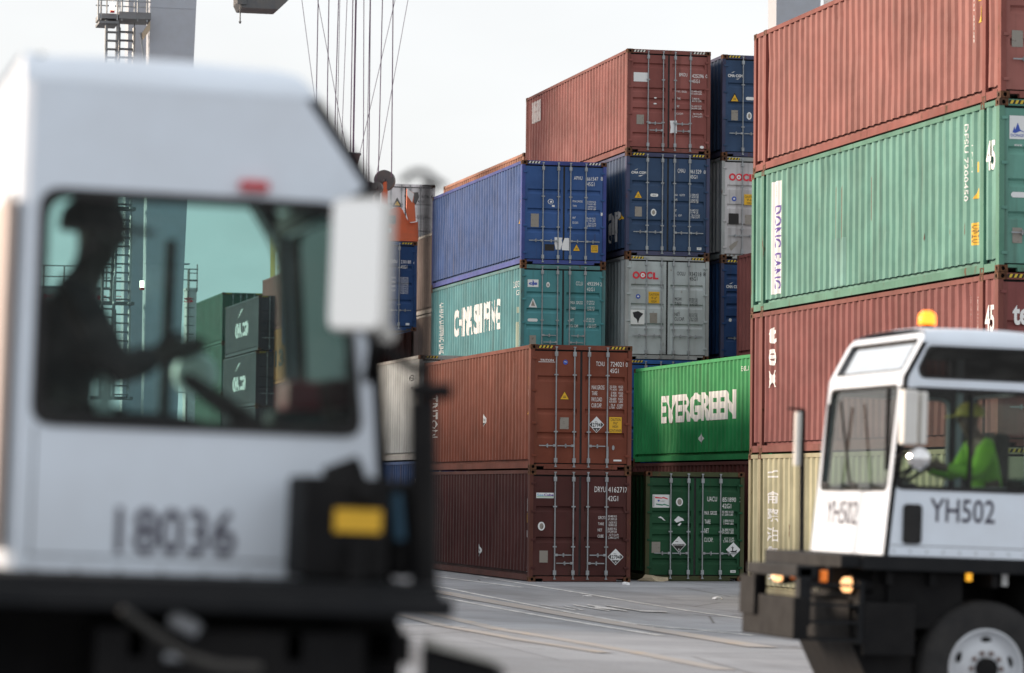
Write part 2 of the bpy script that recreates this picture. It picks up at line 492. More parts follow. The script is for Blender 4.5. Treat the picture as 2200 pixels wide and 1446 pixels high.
def container(label, X, Y, Z, h, pm, frame=None, L=L40, detail=2, troughs=DOOR3, handles=None, hazard=HAZY, guides=(0.85, 2.05),
              group="stacked shipping containers", rot=0.0, name="shipping_container"):
    """a box container, door end towards -Y; the Empty stands at its lower left front corner"""
    frame = frame or pm
    c = empty(name, (X, Y, Z), (0, 0, rot))
    tag(c, label, "container", group)
    mn = pm.name; fn = frame.name
    def part(nm, key, fn_, mat):
        return link(nm, cached((nm, mat.name) + key, lambda: fn_().mesh(nm, mat)), c)
    part("side_wall", (h, L), lambda: m_side(h, L), pm)
    rw = link("side_wall", cached(("side_wall", pm.name, h, L), None), c)
    rw.scale = (-1, 1, 1); rw.location = (CW, 0, 0)
    part("roof", (h, L), lambda: MB().box(0.05, CW - .05, 0.1, L - .1, h - .05, h - .03), pm)
    part("floor", (h, L), lambda: MB().box(0.06, CW - .06, 0.1, L - .1, .06, .14), FLOORWOOD)
    for sx in (0, 1):
        x0, x1 = (0.004, 0.064) if not sx else (CW - .064, CW - .004)
        part("top_rail", (h, L, sx), lambda: MB().box(x0, x1, .17, L - .17, h - .095, h - .012), frame)
        part("bottom_rail", (h, L, sx), lambda: MB().box(x0, x1, .17, L - .17, .025, .160), frame)
        part("corner_post", (h, L, sx, 0), lambda: MB().box(*((.004, .098) if not sx else (CW - .098, CW - .004)), .006, .15, .11, h - .11), frame)
        part("corner_post", (h, L, sx, 1), lambda: MB().box(*((.004, .098) if not sx else (CW - .098, CW - .004)), L - .15, L - .006, .11, h - .11), frame)
        if L > 13:
            for yy in (.762, L - .762):
                part("corner_post", (h, L, sx, yy), lambda: MB().box(*((-.002, .07) if not sx else (CW - .07, CW + .002)), yy - .075, yy + .075, .11, h - .11), frame)
    cm = cached(("casting",), lambda: m_casting().mesh("corner_casting", CASTING))
    cc = cached(("castcore",), lambda: m_casting_core().mesh("casting_core", HOLE))
    ys = (.089, L - .089) if L < 13 else (.089, .762, L - .762, L - .089)
    for cx in (.081, CW - .081):
        for cy in ys:
            for cz in (.059, h - .059):
                if detail == 0 and cx > 1: continue
                k = link("corner_casting", cm, c, (cx, cy, cz)); link("casting_core", cc, k)
    ew = part("end_wall", (h, 'e'), lambda: m_endwall(h), pm)
    ew.location = (CW, L, 0); ew.rotation_euler = (0, 0, math.pi)
    part("end_rail", (h, L, 1), lambda: MB().box(.17, CW - .17, L - .09, L - .012, h - .10, h - .012), frame)
    part("end_rail", (h, L, 0), lambda: MB().box(.17, CW - .17, L - .09, L - .012, .02, .15), frame)
    if detail == 0:
        ew2 = part("end_wall", (h, 'e'), lambda: m_endwall(h), pm)
        return c, None, None
    part("header", (h,), lambda: MB().box(.165, CW - .165, .008, .10, h - .115, h - .006), frame)
    part("sill", (h,), lambda: MB().box(.34, CW - .34, .008, .10, .012, .125).box(.165, .34, .012, .10, .075, .125).box(CW - .34, CW - .165, .012, .10, .075, .125), frame)
    part("door_gasket", (h,), lambda: MB().box(.098, CW - .098, .088, .10, .12, h - .11).box(1.193, 1.245, .040, .07, .14, h - .14), RUBBER)
    leafs = []
    for s in (0, 1):
        lf = part("door", (h, troughs, s), lambda: m_leaf(h, troughs, s), pm); leafs.append(lf)
        hm = cached(("hinge", mn), lambda: m_hinge().mesh("hinge", pm))
        for k in range(4 if detail == 2 else 0):
            link("hinge", hm, lf, ((.10 if not s else CW - .10), .004, .32 + k * (h - .64) / 3))
    bm_ = cached(("bar", h, guides), lambda: m_bar(h, guides).mesh("locking_bar", GALV))
    handles = handles or [(0, -1, .66), (1, -1, .66), (2, 1, .66), (3, 1, .66)]
    for i, fx in enumerate(BARS):
        link("locking_bar", bm_, leafs[i // 2], (fx * CW, .0, 0))
    for i, d, z in handles:
        link("handle", cached(("handle", d), lambda: m_handle(d).mesh("handle", GALV)), leafs[i // 2], (BARS[i] * CW, -.004, z))
    if hazard:
        fl = Flat()
        for x0 in (.17, CW - .17 - .36):
            fl.rect(HAZK, x0, x0 + .36, h - .085, h - .025)
            for k in range(4):
                a = x0 + .02 + k * .088; fl.poly(hazard, [(a, h - .085), (a + .045, h - .085), (a + .075, h - .025), (a + .03, h - .025)], 1)
        fl.build(c, lambda u, v, w: (u, .006 - w, v), names={hazard.name: "hazard_stripes", HAZK.name: "hazard_stripes"})
    return c, leafs[0], leafs[1]

class DoorPrint:
    """flat print on a door, given in pixels of one enlarged view: ref = (left, right, top, bottom) of the door end there"""
    def __init__(s, ref, h): s.x0, s.x1, s.y0, s.y1 = ref; s.h = h; s.F = (Flat(), Flat())
    def X(s, x): return (x - s.x0) / (s.x1 - s.x0) * CW
    def Z(s, y): return s.h * (1 - (y - s.y0) / (s.y1 - s.y0))
    def fl(s, x): return s.F[0 if s.X(x) < CW / 2 else 1]
    def t(s, txt, x0, y0, x1, y1, mat=None, bold=0.0, layer=0):
        s.fl((x0 + x1) / 2).text(mat or WHITE, txt, s.X(x0), s.X(x1), s.Z(y1), s.Z(y0), bold, layer); return s
    def r(s, mat, x0, y0, x1, y1, layer=0): s.fl((x0 + x1) / 2).rect(mat, s.X(x0), s.X(x1), s.Z(y1), s.Z(y0), layer); return s
    def e(s, mat, cx, cy, rx, ry, layer=0):
        s.fl(cx).ell(mat, s.X(cx), s.Z(cy), rx / (s.x1 - s.x0) * CW, ry / (s.y1 - s.y0) * s.h, layer); return s
    def p(s, mat, pts, layer=0): s.fl(pts[0][0]).poly(mat, [(s.X(a), s.Z(b)) for a, b in pts], layer); return s
    def tri(s, cx, y0, y1, hw):
        s.p(HAZK, [(cx - hw - 6, y1 + 4), (cx + hw + 6, y1 + 4), (cx, y0 - 8)]); s.p(YELLOW, [(cx - hw, y1), (cx + hw, y1), (cx, y0)], 1)
        s.t("=", cx - hw * .35, y1 - (y1 - y0) * .45, cx + hw * .35, y1 - (y1 - y0) * .2, BLACKP, 0, 2); return s
    def rows(s, items, mat=None):
        for it in items: s.t(*it, mat=mat)
        return s
    def diamond(s, cx, cy, hw, hh, text, low=True):
        s.p(STICK, [(cx - hw, cy), (cx, cy + hh), (cx + hw, cy), (cx, cy - hh)])
        if low:
            s.p(HAZK, [(cx - hw * .5, cy + hh * .40), (cx + hw * .5, cy + hh * .40), (cx, cy + hh * .90)], 1)
            for q in (-1, 1): s.p(HAZK, [(cx + q * hw * .58, cy + hh * .30), (cx + q * hw * .58, cy - hh * .30), (cx + q * hw * .88, cy)], 1)
            s.t(text, cx - hw * .52, cy - hh * .24, cx + hw * .52, cy + hh * .28, BLACKP, .01, 2)
            s.t("8", cx - hw * .1, cy + hh * .50, cx + hw * .1, cy + hh * .74, WHITE, 0, 3)
            s.p(BLACKP, [(cx - hw * .25, cy - hh * .42), (cx + hw * .1, cy - hh * .38), (cx + hw * .1, cy - hh * .34), (cx - hw * .25, cy - hh * .38)], 1)
        return s
    def build(s, c, l, r):
        for f, d in zip(s.F, (l, r)): f.build(d, lambda u, v, w: (u, .029 - w, v))

class SidePrint:
    """flat print following the corrugated left side; u runs towards the door end (u = -y), v is height"""
    def __init__(s): s.f = Flat()
    def build(s, c):
        s.f.build(c, lambda u, v, w: (corr(-u) - w, -u, v), cut=lambda lo, hi: [-q for q in corr_cuts(-hi, -lo)])

def side_uv(x, y, c_x, c_y, c_z):              # pixel of the photograph -> (u, v) on the left side of a container placed there
    p = at_x(x, y, c_x); return -(p.y - c_y), p.z - c_z
def side_rect(pts, c_x, c_y, c_z):
    q = [side_uv(x, y, c_x, c_y, c_z) for x, y in pts]
    return min(a for a, _ in q), max(a for a, _ in q), min(b for _, b in q), max(b for _, b in q)

# ------------------------------------------------------------------ ground: a yard that falls towards the container rows
def gz(x, y):
    t = min(max((y - 36.0) / 28.0, 0), 1); s = 1 - t * t * (3 - 2 * t)
    return 0.026 * (17.7 - min(max(x, -8.0), 17.7)) * s
def on_ground(x, y, lift=0.0):
    d = pix(x, y); z = 0.0
    for _ in range(12):
        t = (z + lift - CAM_H) / d.z; p = Vector((0, 0, CAM_H)) + d * t; z = gz(p.x, p.y)
    return Vector((p.x, p.y, z + lift))

def make_ground():
    xs = [-3000, -900, -300, -100, -40, -20, -12] + [-8 + 1.0 * i for i in range(27)] + [20, 24, 30, 40, 60, 120, 300, 900, 3000]
    ys = [-300, -100, -40, -15] + [-6 + 1.5 * i for i in range(60)] + [90, 110, 140, 200, 400, 900, 2000, 5000]
    vs = [(x, y, gz(x, y)) for y in ys for x in xs]; nx = len(xs)
    fs = [(j * nx + i, j * nx + i + 1, (j + 1) * nx + i + 1, (j + 1) * nx + i) for j in range(len(ys) - 1) for i in range(nx - 1)]
    m, n, l, b = new_mat("worn_concrete")
    tc = n.new("ShaderNodeTexCoord"); v = tc.outputs['Object']
    mp = n.new("ShaderNodeMapping"); mp.inputs['Scale'].default_value = (0.9, 0.16, 1); mp.inputs['Rotation'].default_value = (0, 0, R(4)); l.new(v, mp.inputs[0])
    big = ramp(n, 0.36, (0.275, 0.285, 0.305), 0.68, (0.40, 0.412, 0.44)); l.new(noise(n, l, v, 0.22, 6, 0.6), big.inputs[0])
    fine = ramp(n, 0.30, (0.72, 0.72, 0.72), 0.70, (1.12, 1.12, 1.12)); l.new(noise(n, l, v, 34.0, 6, 0.75), fine.inputs[0])
    c1 = mixc(n, l, 0.9, big.outputs[0], fine.outputs[0], 'MULTIPLY')
    tyre = ramp(n, 0.47, (0, 0, 0), 0.72, (0.62, 0.62, 0.62)); l.new(noise(n, l, mp.outputs[0], 0.9, 7, 0.62), tyre.inputs[0])
    c2 = mixc(n, l, tyre.outputs[0], c1, (0.15, 0.145, 0.148))
    oil = ramp(n, 0.66, (0, 0, 0), 0.72, (0.6, 0.6, 0.6)); l.new(noise(n, l, v, 0.55, 6, 0.6), oil.inputs[0])
    c3 = mixc(n, l, oil.outputs[0], c2, (0.12, 0.105, 0.095))
    vo = n.new("ShaderNodeTexVoronoi"); vo.feature = 'DISTANCE_TO_EDGE'; vo.inputs['Scale'].default_value = 0.19; l.new(v, vo.inputs['Vector'])
    cr = ramp(n, 0.0, (1, 1, 1), 0.006, (0, 0, 0)); l.new(vo.outputs[0], cr.inputs[0])
    c4 = mixc(n, l, cr.outputs[0], c3, (0.12, 0.115, 0.11))
    br = n.new("ShaderNodeTexBrick"); br.inputs['Scale'].default_value = 1.0; br.inputs['Brick Width'].default_value = 7.5; br.inputs['Row Height'].default_value = 5.0
    br.inputs['Mortar Size'].default_value = 0.022; br.inputs['Color1'].default_value = (0.86, 0.86, 0.86, 1); br.inputs['Color2'].default_value = (1.06, 1.06, 1.06, 1); br.inputs['Mortar'].default_value = (0.52, 0.5, 0.48, 1)
    mp2 = n.new("ShaderNodeMapping"); mp2.inputs['Rotation'].default_value = (0, 0, R(2)); l.new(v, mp2.inputs[0]); l.new(mp2.outputs[0], br.inputs['Vector'])
    c4 = mixc(n, l, 0.8, c4, br.outputs[0], 'MULTIPLY')          # cast slabs with joints
    l.new(c4, b.inputs['Base Color']); b.inputs['Roughness'].default_value = 0.82; b.inputs['Specular IOR Level'].default_value = 0.3
    bp = n.new("ShaderNodeBump"); bp.inputs['Strength'].default_value = 0.35; bp.inputs['Distance'].default_value = 0.02
    l.new(noise(n, l, v, 22.0, 6, 0.7), bp.inputs['Height']); l.new(bp.outputs[0], b.inputs['Normal'])
    me = bpy.data.meshes.new("ground"); me.from_pydata(vs, [], fs); me.materials.append(m)
    for p in me.polygons: p.use_smooth = True
    return tag(link("ground", me), "worn pale grey concrete of the container yard", None, None, "structure")
ground = make_ground()
GCOL = (0.35, 0.345, 0.35)
LINEW = worn("line_white", (0.66, 0.66, 0.65), 0.58, GCOL, 2.5, 0.75)
LINEO = worn("line_orange", (0.43, 0.345, 0.26), 0.80, GCOL, 1.5, 0.8)
def road_line(pts, w, mat, lift):
    ps = [on_ground(*p) for p in pts]; dense = []
    for a, b in zip(ps[:-1], ps[1:]):
        k = max(2, int((b - a).length / 1.0))
        dense += [a.lerp(b, i / k) for i in range(k)]
    dense.append(ps[-1]); vs = []
    for i, p in enumerate(dense):
        d = (dense[min(i + 1, len(dense) - 1)] - dense[max(i - 1, 0)]); d.z = 0; d.normalize(); s = Vector((-d.y, d.x, 0)) * w / 2
        for q in (p + s, p - s): vs.append((q.x, q.y, gz(q.x, q.y) + lift))
    me = bpy.data.meshes.new("painted_line"); me.from_pydata(vs, [], [(2 * i, 2 * i + 1, 2 * i + 3, 2 * i + 2) for i in range(len(dense) - 1)])
    me.materials.append(mat); link("painted_line", me, ground)
road_line([(1030, 1239), (1146, 1258), (1300, 1283), (1480, 1313), (1640, 1335)], .12, LINEW, .006)
road_line([(880, 1250), (960, 1264), (1090, 1290), (1365, 1341), (1620, 1366)], .11, LINEW, .006)
road_line([(880, 1270), (963, 1286), (1131, 1318), (1300, 1347), (1420, 1366)], .13, LINEW, .006)
road_line([(1400, 1347), (1500, 1354), (1640, 1359)], .10, LINEW, .010)
road_line([(880, 1262), (965, 1276), (1130, 1306), (1330, 1341), (1640, 1392)], .42, LINEO, .010)
road_line([(860, 1300), (917, 1316), (1070, 1352), (1386, 1406), (1560, 1440)], .26, LINEO, .006)
road_line([(860, 1322), (950, 1345), (1120, 1376), (1300, 1404)], .22, LINEO, .010)
road_line([(870, 1343), (960, 1346), (1000, 1348)], .12, LINEW, .014)
road_line([(900, 1234), (1000, 1247), (1120, 1262)], .14, LINEW, .006)
def road_letters():
    vs, fs = [], []
    for x0, y0, x1, y1, w in ((150, 137, 705, 226, 7), (520, 160, 790, 214, 7), (745, 218, 815, 224, 8), (660, 143, 1235, 238, 9),
                              (890, 147, 1510, 243, 10), (1000, 178, 1330, 216, 15), (1165, 152, 1700, 238, 8), (1700, 242, 2130, 256, 11)):
        q = [on_ground(1140 + x / 7.333, 1280 + y / 7.333, .008) for x, y in ((x0, y0 - w), (x1, y1 - w), (x1 + 20, y1 + w), (x0 + 20, y0 + w))]
        n = len(vs); lift = .0012 * (n // 4); vs += [(a.x, a.y, a.z + lift) for a in q]; fs.append((n, n + 1, n + 2, n + 3))
    me = bpy.data.meshes.new("road_lettering"); me.from_pydata(vs, [], fs); me.materials.append(LINEW); link("road_lettering", me, ground)
road_letters()

# ------------------------------------------------------------------ the container rows
G = 0.008
P = {
 'bmou': paint("maroon", (0.245, 0.078, 0.068), 0.08, 0.55), 'cma': paint("navy", (0.032, 0.066, 0.135), 0.10, 0.2),
 'oocl': paint("pale_grey", (0.44, 0.49, 0.50), 0.30, 0.2), 'apl': paint("royal_blue", (0.032, 0.088, 0.25), 0.14, 0.4),
 'teal': paint("teal", (0.068, 0.245, 0.27), 0.13, 0.3), 'triton': paint("rust_brown", (0.195, 0.053, 0.030), 0.08, 0.35),
 'dryu': paint("dark_maroon", (0.072, 0.022, 0.020), 0.08, 0.25), 'uac': paint("bottle_green", (0.010, 0.068, 0.028), 0.08, 0.15),
 'ever': paint("bright_green", (0.022, 0.27, 0.085), 0.10, 0.2), 'brown': paint("brown", (0.11, 0.035, 0.032), 0.15, 0.3),
 'rred': paint("brick_red", (0.29, 0.108, 0.092), 0.10, 0.55), 'sea': paint("sea_green", (0.125, 0.30, 0.245), 0.16, 0.45),
 'tex': paint("wine_red", (0.215, 0.066, 0.062), 0.13, 0.3), 'cream': paint("cream", (0.46, 0.44, 0.29), 0.30, 0.2),
 'grey': paint("light_grey", (0.40, 0.42, 0.41), 0.18, 0.3), 'peach': paint("faded_orange", (0.36, 0.16, 0.10), 0.15, 0.5),
 'greybrown': paint("grey_brown", (0.21, 0.165, 0.15), 0.2, 0.3), 'dkbrown': paint("dark_brown", (0.055, 0.025, 0.022), 0.2, 0.2),
 'blue2': paint("mid_blue", (0.025, 0.11, 0.33), 0.2, 0.3), 'blue3': paint("deep_blue", (0.02, 0.06, 0.17), 0.15, 0.2),
 'white': paint("dirty_white", (0.52, 0.51, 0.52), 0.12, 0.2), 'yellow': paint("yellow", (0.42, 0.33, 0.07), 0.15, 0.3),
 'orange': paint("orange", (0.42, 0.16, 0.05), 0.15, 0.4), 'dgreen': paint("dark_green", (0.02, 0.09, 0.06), 0.15, 0.3), 'black': paint("charcoal", (0.028, 0.034, 0.05), 0.12, 0.2),
}
FR = {k: paint("edge_" + k, tuple(0.72 * a + 0.28 * b for a, b in zip(c, (0.13, 0.065, 0.035))), 0.36, 0.3, 0.68) for k, c in
      {'bmou': (.215, .068, .066), 'cma': (.036, .07, .165), 'oocl': (.44, .49, .5), 'apl': (.028, .085, .36), 'teal': (.068, .245, .27), 'triton': (.19, .048, .034),
       'dryu': (.105, .03, .03), 'uac': (.03, .068, .028), 'cream': (.46, .44, .29), 'sea': (.085, .30, .225), 'tex': (.215, .066, .062), 'rred': (.285, .085, .078), 'grey': (.4, .42, .41)}.items()}

STAG = [(0, 1, .62), (1, -1, .43), (2, 1, .43), (3, -1, .62)]
# --- far row, second stack from the left: five high
X2, Y2 = 23.807, 87.632
zz = [0, HQ + G, 2 * (HQ + G), 3 * (HQ + G), 4 * (HQ + G)]
c, l, r = container("bright blue container under the pale grey one, mostly hidden behind the green container", X2, Y2, zz[1], HQ, P['blue2'], detail=2)
c, lo, ro = container("pale grey container with red lettering and rust stains, under two navy and maroon ones", X2, Y2, zz[2], HQ, P['oocl'], FR['oocl'], detail=2)
d = DoorPrint((75, 1105, 45, 1275), HQ)
K = BLACKP
d.t("OO", 165, 232, 335, 322, REDP, .05).t("C", 335, 232, 408, 322, REDP, .05).t("L", 415, 240, 482, 322, REDP, .05)
d.e(STICK, 290, 277, 26, 26, 1).e(REDP, 290, 277, 9, 9, 2).e(BLUEP, 235, 530, 28, 28).r(YELLOW, 362, 470, 498, 608).e(STICK, 235, 530, 12, 10, 1)
d.t("CAUTION", 370, 490, 484, 516, K, 0, 1).t("9'-6\"", 398, 530, 466, 560, K, 0, 1).t("HIGH", 396, 570, 458, 600, K, 0, 1)
d.r(STICK, 145, 690, 315, 862).p(K, [(170, 720), (235, 705), (300, 735), (255, 790), (235, 850), (218, 800), (185, 775)], 1).r(PLATE, 380, 722, 470, 842)
d.rows([("OOLU", 710, 222, 812, 268), ("934218", 862, 224, 1010, 272), ("8", 1034, 224, 1060, 270), ("45G1", 866, 280, 962, 326), ("MGW.", 685, 530, 775, 570), ("TARE", 685, 585, 768, 625),
        ("NET.", 685, 712, 756, 752), ("CU.CAP.", 685, 766, 806, 808), ("30.480 KGS", 862, 534, 966, 552), ("67.200 LBS", 862, 558, 966, 576), ("3.970 KGS", 874, 582, 966, 600), ("8.750 LBS", 874, 606, 966, 626),
        ("26.510 KGS", 862, 714, 966, 732), ("58.450 LBS", 862, 738, 966, 756), ("76.4 CUM", 876, 764, 970, 784), ("2.700 CUFT", 866, 790, 970, 812)], K)
d.build(c, lo, ro)
c, lo, ro = container("navy container with white lettering and orange triangle, second from top beside royal blue one", X2, Y2, zz[3], HQ, P['cma'], FR['cma'], detail=2)
d = DoorPrint((92, 1182, 55, 1388), HQ)
d.t("CMA CGM", 160, 302, 352, 335, WHITE, .03).p(WHITE, [(196, 292), (222, 276), (256, 270), (226, 281)]).p(WHITE, [(254, 360), (292, 352), (320, 344), (284, 366), (256, 368)])
d.tri(251, 560, 645, 46).r(PLATE, 210, 760, 300, 886).e(STICK, 452, 828, 36, 46).e(PLATE, 452, 828, 20, 30, 1)
d.p(STICK, [(410, 592), (425, 585), (495, 585), (510, 592), (510, 617), (495, 625), (425, 625), (410, 617)]).t("45'", 430, 598, 490, 614, K, 0, 1)
d.rows([("CMAU", 762, 252, 860, 304), ("461329", 920, 258, 1070, 308), ("0", 1104, 262, 1128, 308), ("45G1", 922, 328, 1018, 376), ("MAX.   GROSS", 718, 580, 856, 606), ("TARE", 718, 642, 760, 668),
        ("32.500 KG", 920, 572, 1036, 598), ("71.650 LB", 920, 602, 1036, 628), ("3.860 KG", 934, 640, 1034, 664), ("8.510 LB", 934, 666, 1034, 690), ("NET", 720, 780, 752, 806), ("CU.   CAP.", 718, 844, 822, 870),
        ("28.640 KG", 920, 772, 1034, 798), ("63.140 LB", 920, 802, 1034, 826), ("76.4 CU.M", 944, 838, 1052, 862), ("2.700 CU.FT", 934, 866, 1056, 890)])
d.r(STICK, 1020, 1266, 1078, 1298).t("1996", 1030, 1274, 1068, 1290, K, 0, 1); d.build(c, lo, ro)
sp = SidePrint()
a0, a1, b0, b1 = side_rect([(1305, 460), (1330, 500)], X2, Y2, zz[3]); sp.f.text(WHITE, "ar", a0, a1, b0, b1, .03)
a0, a1, b0, b1 = side_rect([(1306, 498), (1322, 520)], X2, Y2, zz[3]); sp.f.text(WHITE, "on", a0, a1, b0, b1)
a0, a1, b0, b1 = side_rect([(1328, 458), (1337, 470)], X2, Y2, zz[3]); sp.f.poly(YELLOW, [(a0, b0), (a1, b0), ((a0 + a1) / 2, b1)])
sp.build(c)
c, lo, ro = container("maroon container alone on top of the tallest stack, white plate on its left door", X2, Y2, zz[4], HQ, P['bmou'], FR['bmou'], detail=2, troughs=DOOR5, hazard=HAZW,
                      handles=[(0, 1, .82), (1, -1, .62), (2, 1, .82), (3, -1, .62)])
d = DoorPrint((982, 1710, 112, 990), HQ)
d.r(STICK, 1040, 312, 1168, 390).r(PLATE, 1068, 672, 1132, 754).p(PAPER, [(1358, 715), (1418, 712), (1420, 820), (1395, 815), (1360, 822), (1366, 770)]).e(STICK, 1638, 932, 18, 12)
d.e(STICK, 1230, 524, 12, 6).e(STICK, 1228, 574, 14, 6)
d.rows([("BMOU", 1436, 302, 1506, 332), ("425296", 1548, 308, 1650, 340), ("0", 1666, 308, 1684, 338), ("45G1", 1548, 354, 1614, 384), ("MAX. GROSS", 1416, 454, 1502, 470), ("30.480 KGS", 1542, 450, 1634, 464), ("67.200 LBS", 1542, 470, 1634, 484),
        ("TARE", 1420, 514, 1448, 530), ("3.860 K", 1552, 512, 1616, 526), ("8.510 LBS", 1550, 532, 1632, 546), ("NET", 1418, 580, 1440, 596), ("26.620 KGS", 1542, 576, 1632, 590), ("58.690 LBS", 1542, 596, 1632, 610),
        ("CU.CAP.", 1414, 644, 1474, 660), ("76.4 CUM.", 1558, 642, 1640, 656), ("2.694 CUFT", 1552, 664, 1642, 678)]); d.build(c, lo, ro)
sp = SidePrint(); a0, a1, b0, b1 = side_rect([(1141, 222), (1160, 222), (1141, 266), (1160, 258)], X2, Y2, zz[4])
sp.f.rect(worn('faded_sticker', (.55, .50, .48), .45, (.33, .17, .15), 5), a0, a1, b0, b1)
for yy_, hh in ((1.5, .22), (.9, .10), (.42, .16)): sp.f.rect(STICK, -.36, -.28, yy_, yy_ + hh)
sp.build(c)
container("dark container at the foot of the tallest stack, behind the green ones", X2, Y2, 0, HQ, P['brown'], detail=0, group="containers hidden inside the rows")

# --- far row, leftmost full stack: royal blue over teal
X1, Y1 = 20.867, 87.876
z1 = [0, HQ + G, 2 * (HQ + G), 2 * (HQ + G) + STD + G]
container("container under the teal one, hidden by the rust brown container in front", X1, Y1, z1[0], HQ, P['brown'], detail=0, group="containers hidden inside the rows")
container("container right below the teal one, hidden by the rust brown container in front", X1, Y1, z1[1], HQ, P['grey'], detail=0, group="containers hidden inside the rows")
c, lo, ro = container("teal container with large white lettering on its side, under the royal blue container", X1, Y1, z1[2], STD, P['teal'], FR['teal'], detail=2, troughs=DOOR3S, handles=STAG, hazard=None, guides=(1.55,))
d = DoorPrint((70, 1400, 25, 1440), STD)
d.r(STICK, 180, 256, 348, 370).t("cls", 198, 286, 330, 338, BLUEP, .05, 1).r(BLUEP, 256, 270, 270, 352, 2).e(STICK, 498, 330, 28, 42).e(PLATE, 498, 335, 12, 22, 1)
d.p(STICK, [(262, 545), (278, 560), (330, 682), (200, 678)]).p(PLATE, [(262, 570), (300, 660), (235, 655)], 1).p(STICK, [(185, 862), (205, 850), (325, 850), (340, 862), (340, 884), (325, 896), (205, 896), (185, 884)]).r(PLATE, 218, 1105, 318, 1270)
d.rows([("CCLU", 935, 270, 1042, 328), ("493394", 1108, 272, 1300, 330), ("2", 1318, 276, 1346, 332), ("42G1", 1106, 358, 1228, 412), ("MAX. GROSS", 852, 570, 1044, 616), ("TARE", 856, 660, 932, 704),
        ("32.500 KG", 1106, 558, 1228, 584), ("71.650 LB", 1106, 592, 1228, 620), ("3.740 KG", 1120, 648, 1228, 674), ("8.245 LB", 1120, 682, 1228, 708), ("NET", 852, 838, 908, 876), ("CU. CAP.", 852, 928, 980, 970),
        ("28.760 KG", 1106, 824, 1228, 850), ("63.405 LB", 1106, 858, 1228, 886), ("67.6 CU.M", 1140, 914, 1254, 940), ("2.388 CU.FT", 1120, 946, 1262, 972)]); d.build(c, lo, ro)
sp = SidePrint(); q = side_rect([(975, 665), (1072, 649), (975, 727), (1072, 707)], X1, Y1, z1[2])
sp.f.text(WHITE, "CHINA SHIPPING", *q, .035)
a0, a1, b0, b1 = side_rect([(1100, 606), (1114, 606), (1100, 612), (1114, 616)], X1, Y1, z1[2]); sp.f.text(WHITE, "CCLU 493394", a0, a1, b0, b1)
sp.f.text(WHITE, "42G1", -.75, -.35, b0 - .22, b0 - .08)
a0, a1, b0, b1 = side_rect([(943, 652), (949, 652), (943, 760), (949, 760)], X1, Y1, z1[2]); sp.f.rot(WHITE, "CHINA SHIPPING LINE", a0, a1, b0, b1)
pa = paint("patch_grey_green", (0.27, 0.33, 0.26), 0.2, 0.3)
sp.f.rect(pa, -.62, -.24, .26, 1.0); sp.f.rect(pa, -.52, -.34, 1.25, 1.42); sp.build(c)
c, lo, ro = container("royal blue container on top of the teal container, torn white paper on its doors", X1, Y1, z1[3], HQ, P['apl'], FR['apl'], detail=2, hazard=HAZW, guides=(1.0, 1.85))
d = DoorPrint((62, 1172, 75, 1423), HQ)
d.r(PLATE, 186, 768, 290, 942).e(STICK, 443, 606, 38, 34).e(P['apl'], 443, 606, 31, 28, 1).e(STICK, 447, 608, 16, 14, 2).r(STICK, 460, 650, 495, 674).tri(786, 1155, 1236, 44)
d.r(YELLOW, 978, 1158, 1068, 1252).t("CAUTION", 988, 1170, 1056, 1186, K, 0, 1).t("9'6\" HIGH", 988, 1194, 1056, 1208, K, 0, 1).t("CONTAINER", 982, 1216, 1062, 1236, K, 0, 1)
d.p(PAPER, [(498, 1068), (600, 1072), (590, 1100), (602, 1150), (585, 1190), (575, 1228), (512, 1226), (498, 1150)], 3).p(PAPER, [(628, 1075), (690, 1074), (690, 1236), (596, 1232), (590, 1195), (606, 1140)], 3).r(STICK, 1102, 730, 1126, 770).r(HAZK, 372, 1160, 496, 1244)
d.rows([("APHU", 745, 264, 854, 310), ("661547", 916, 268, 1062, 318), ("8", 1098, 264, 1124, 312), ("45G1", 918, 336, 1016, 388), ("MAX.GROSS", 730, 578, 860, 604), ("TARE", 732, 640, 784, 664), ("32.500 KGS", 916, 582, 1036, 604), ("71.650 LBS", 916, 612, 1036, 634),
        ("3.870 KGS", 928, 646, 1036, 668), ("8.530 LBS", 928, 676, 1036, 698), ("NET", 730, 794, 772, 820), ("CU.CAP.", 728, 856, 808, 884), ("28.630 KGS", 908, 798, 1030, 822), ("63.120 LBS", 908, 830, 1030, 852), ("76.4 CU.M.", 934, 864, 1040, 888), ("2.700 CU.FT", 920, 894, 1042, 918)]); d.build(c, lo, ro)
sp = SidePrint()
for z_, h_, m_ in ((1.72, .16, YELLOW), (1.45, .14, STICK), (.55, .10, STICK)): sp.f.rect(m_, -.42, -.27, z_, z_ + h_)
sp.f.poly(YELLOW, [(-.48, 1.15), (-.24, 1.15), (-.36, 1.4)]); sp.build(c)

# --- far row, rightmost stack
X3, Y3 = 26.70, 88.0
container("container at the foot of the rightmost far stack", X3, Y3, zz[0], HQ, P['brown'], detail=0, group="containers hidden inside the rows")
container("container second up in the rightmost far stack", X3, Y3, zz[1], HQ, P['blue3'], detail=0, group="containers hidden inside the rows")
c, lo, ro = container("dark blue container in shade under the white one, half covered by a maroon side", X3, Y3, zz[2], HQ, P['blue3'], FR['cma'], detail=2, troughs=(.42, .9, 1.25, 1.6, 2.2))
d = DoorPrint((62, 450, 975, 1437), HQ); d.t("CMA CGM", 88, 1092, 155, 1106, WHITE, .03).p(WHITE, [(100, 1088), (112, 1082), (122, 1080), (112, 1085)]).e(STICK, 108, 1250, 7, 8); d.build(c, lo, ro)
c, lo, ro = container("dirty white container with red lettering, black square and yellow sign, behind right stack", X3, Y3, zz[3], HQ, P['white'], FR['oocl'], detail=2)
d = DoorPrint((68, 455, 500, 955), HQ)
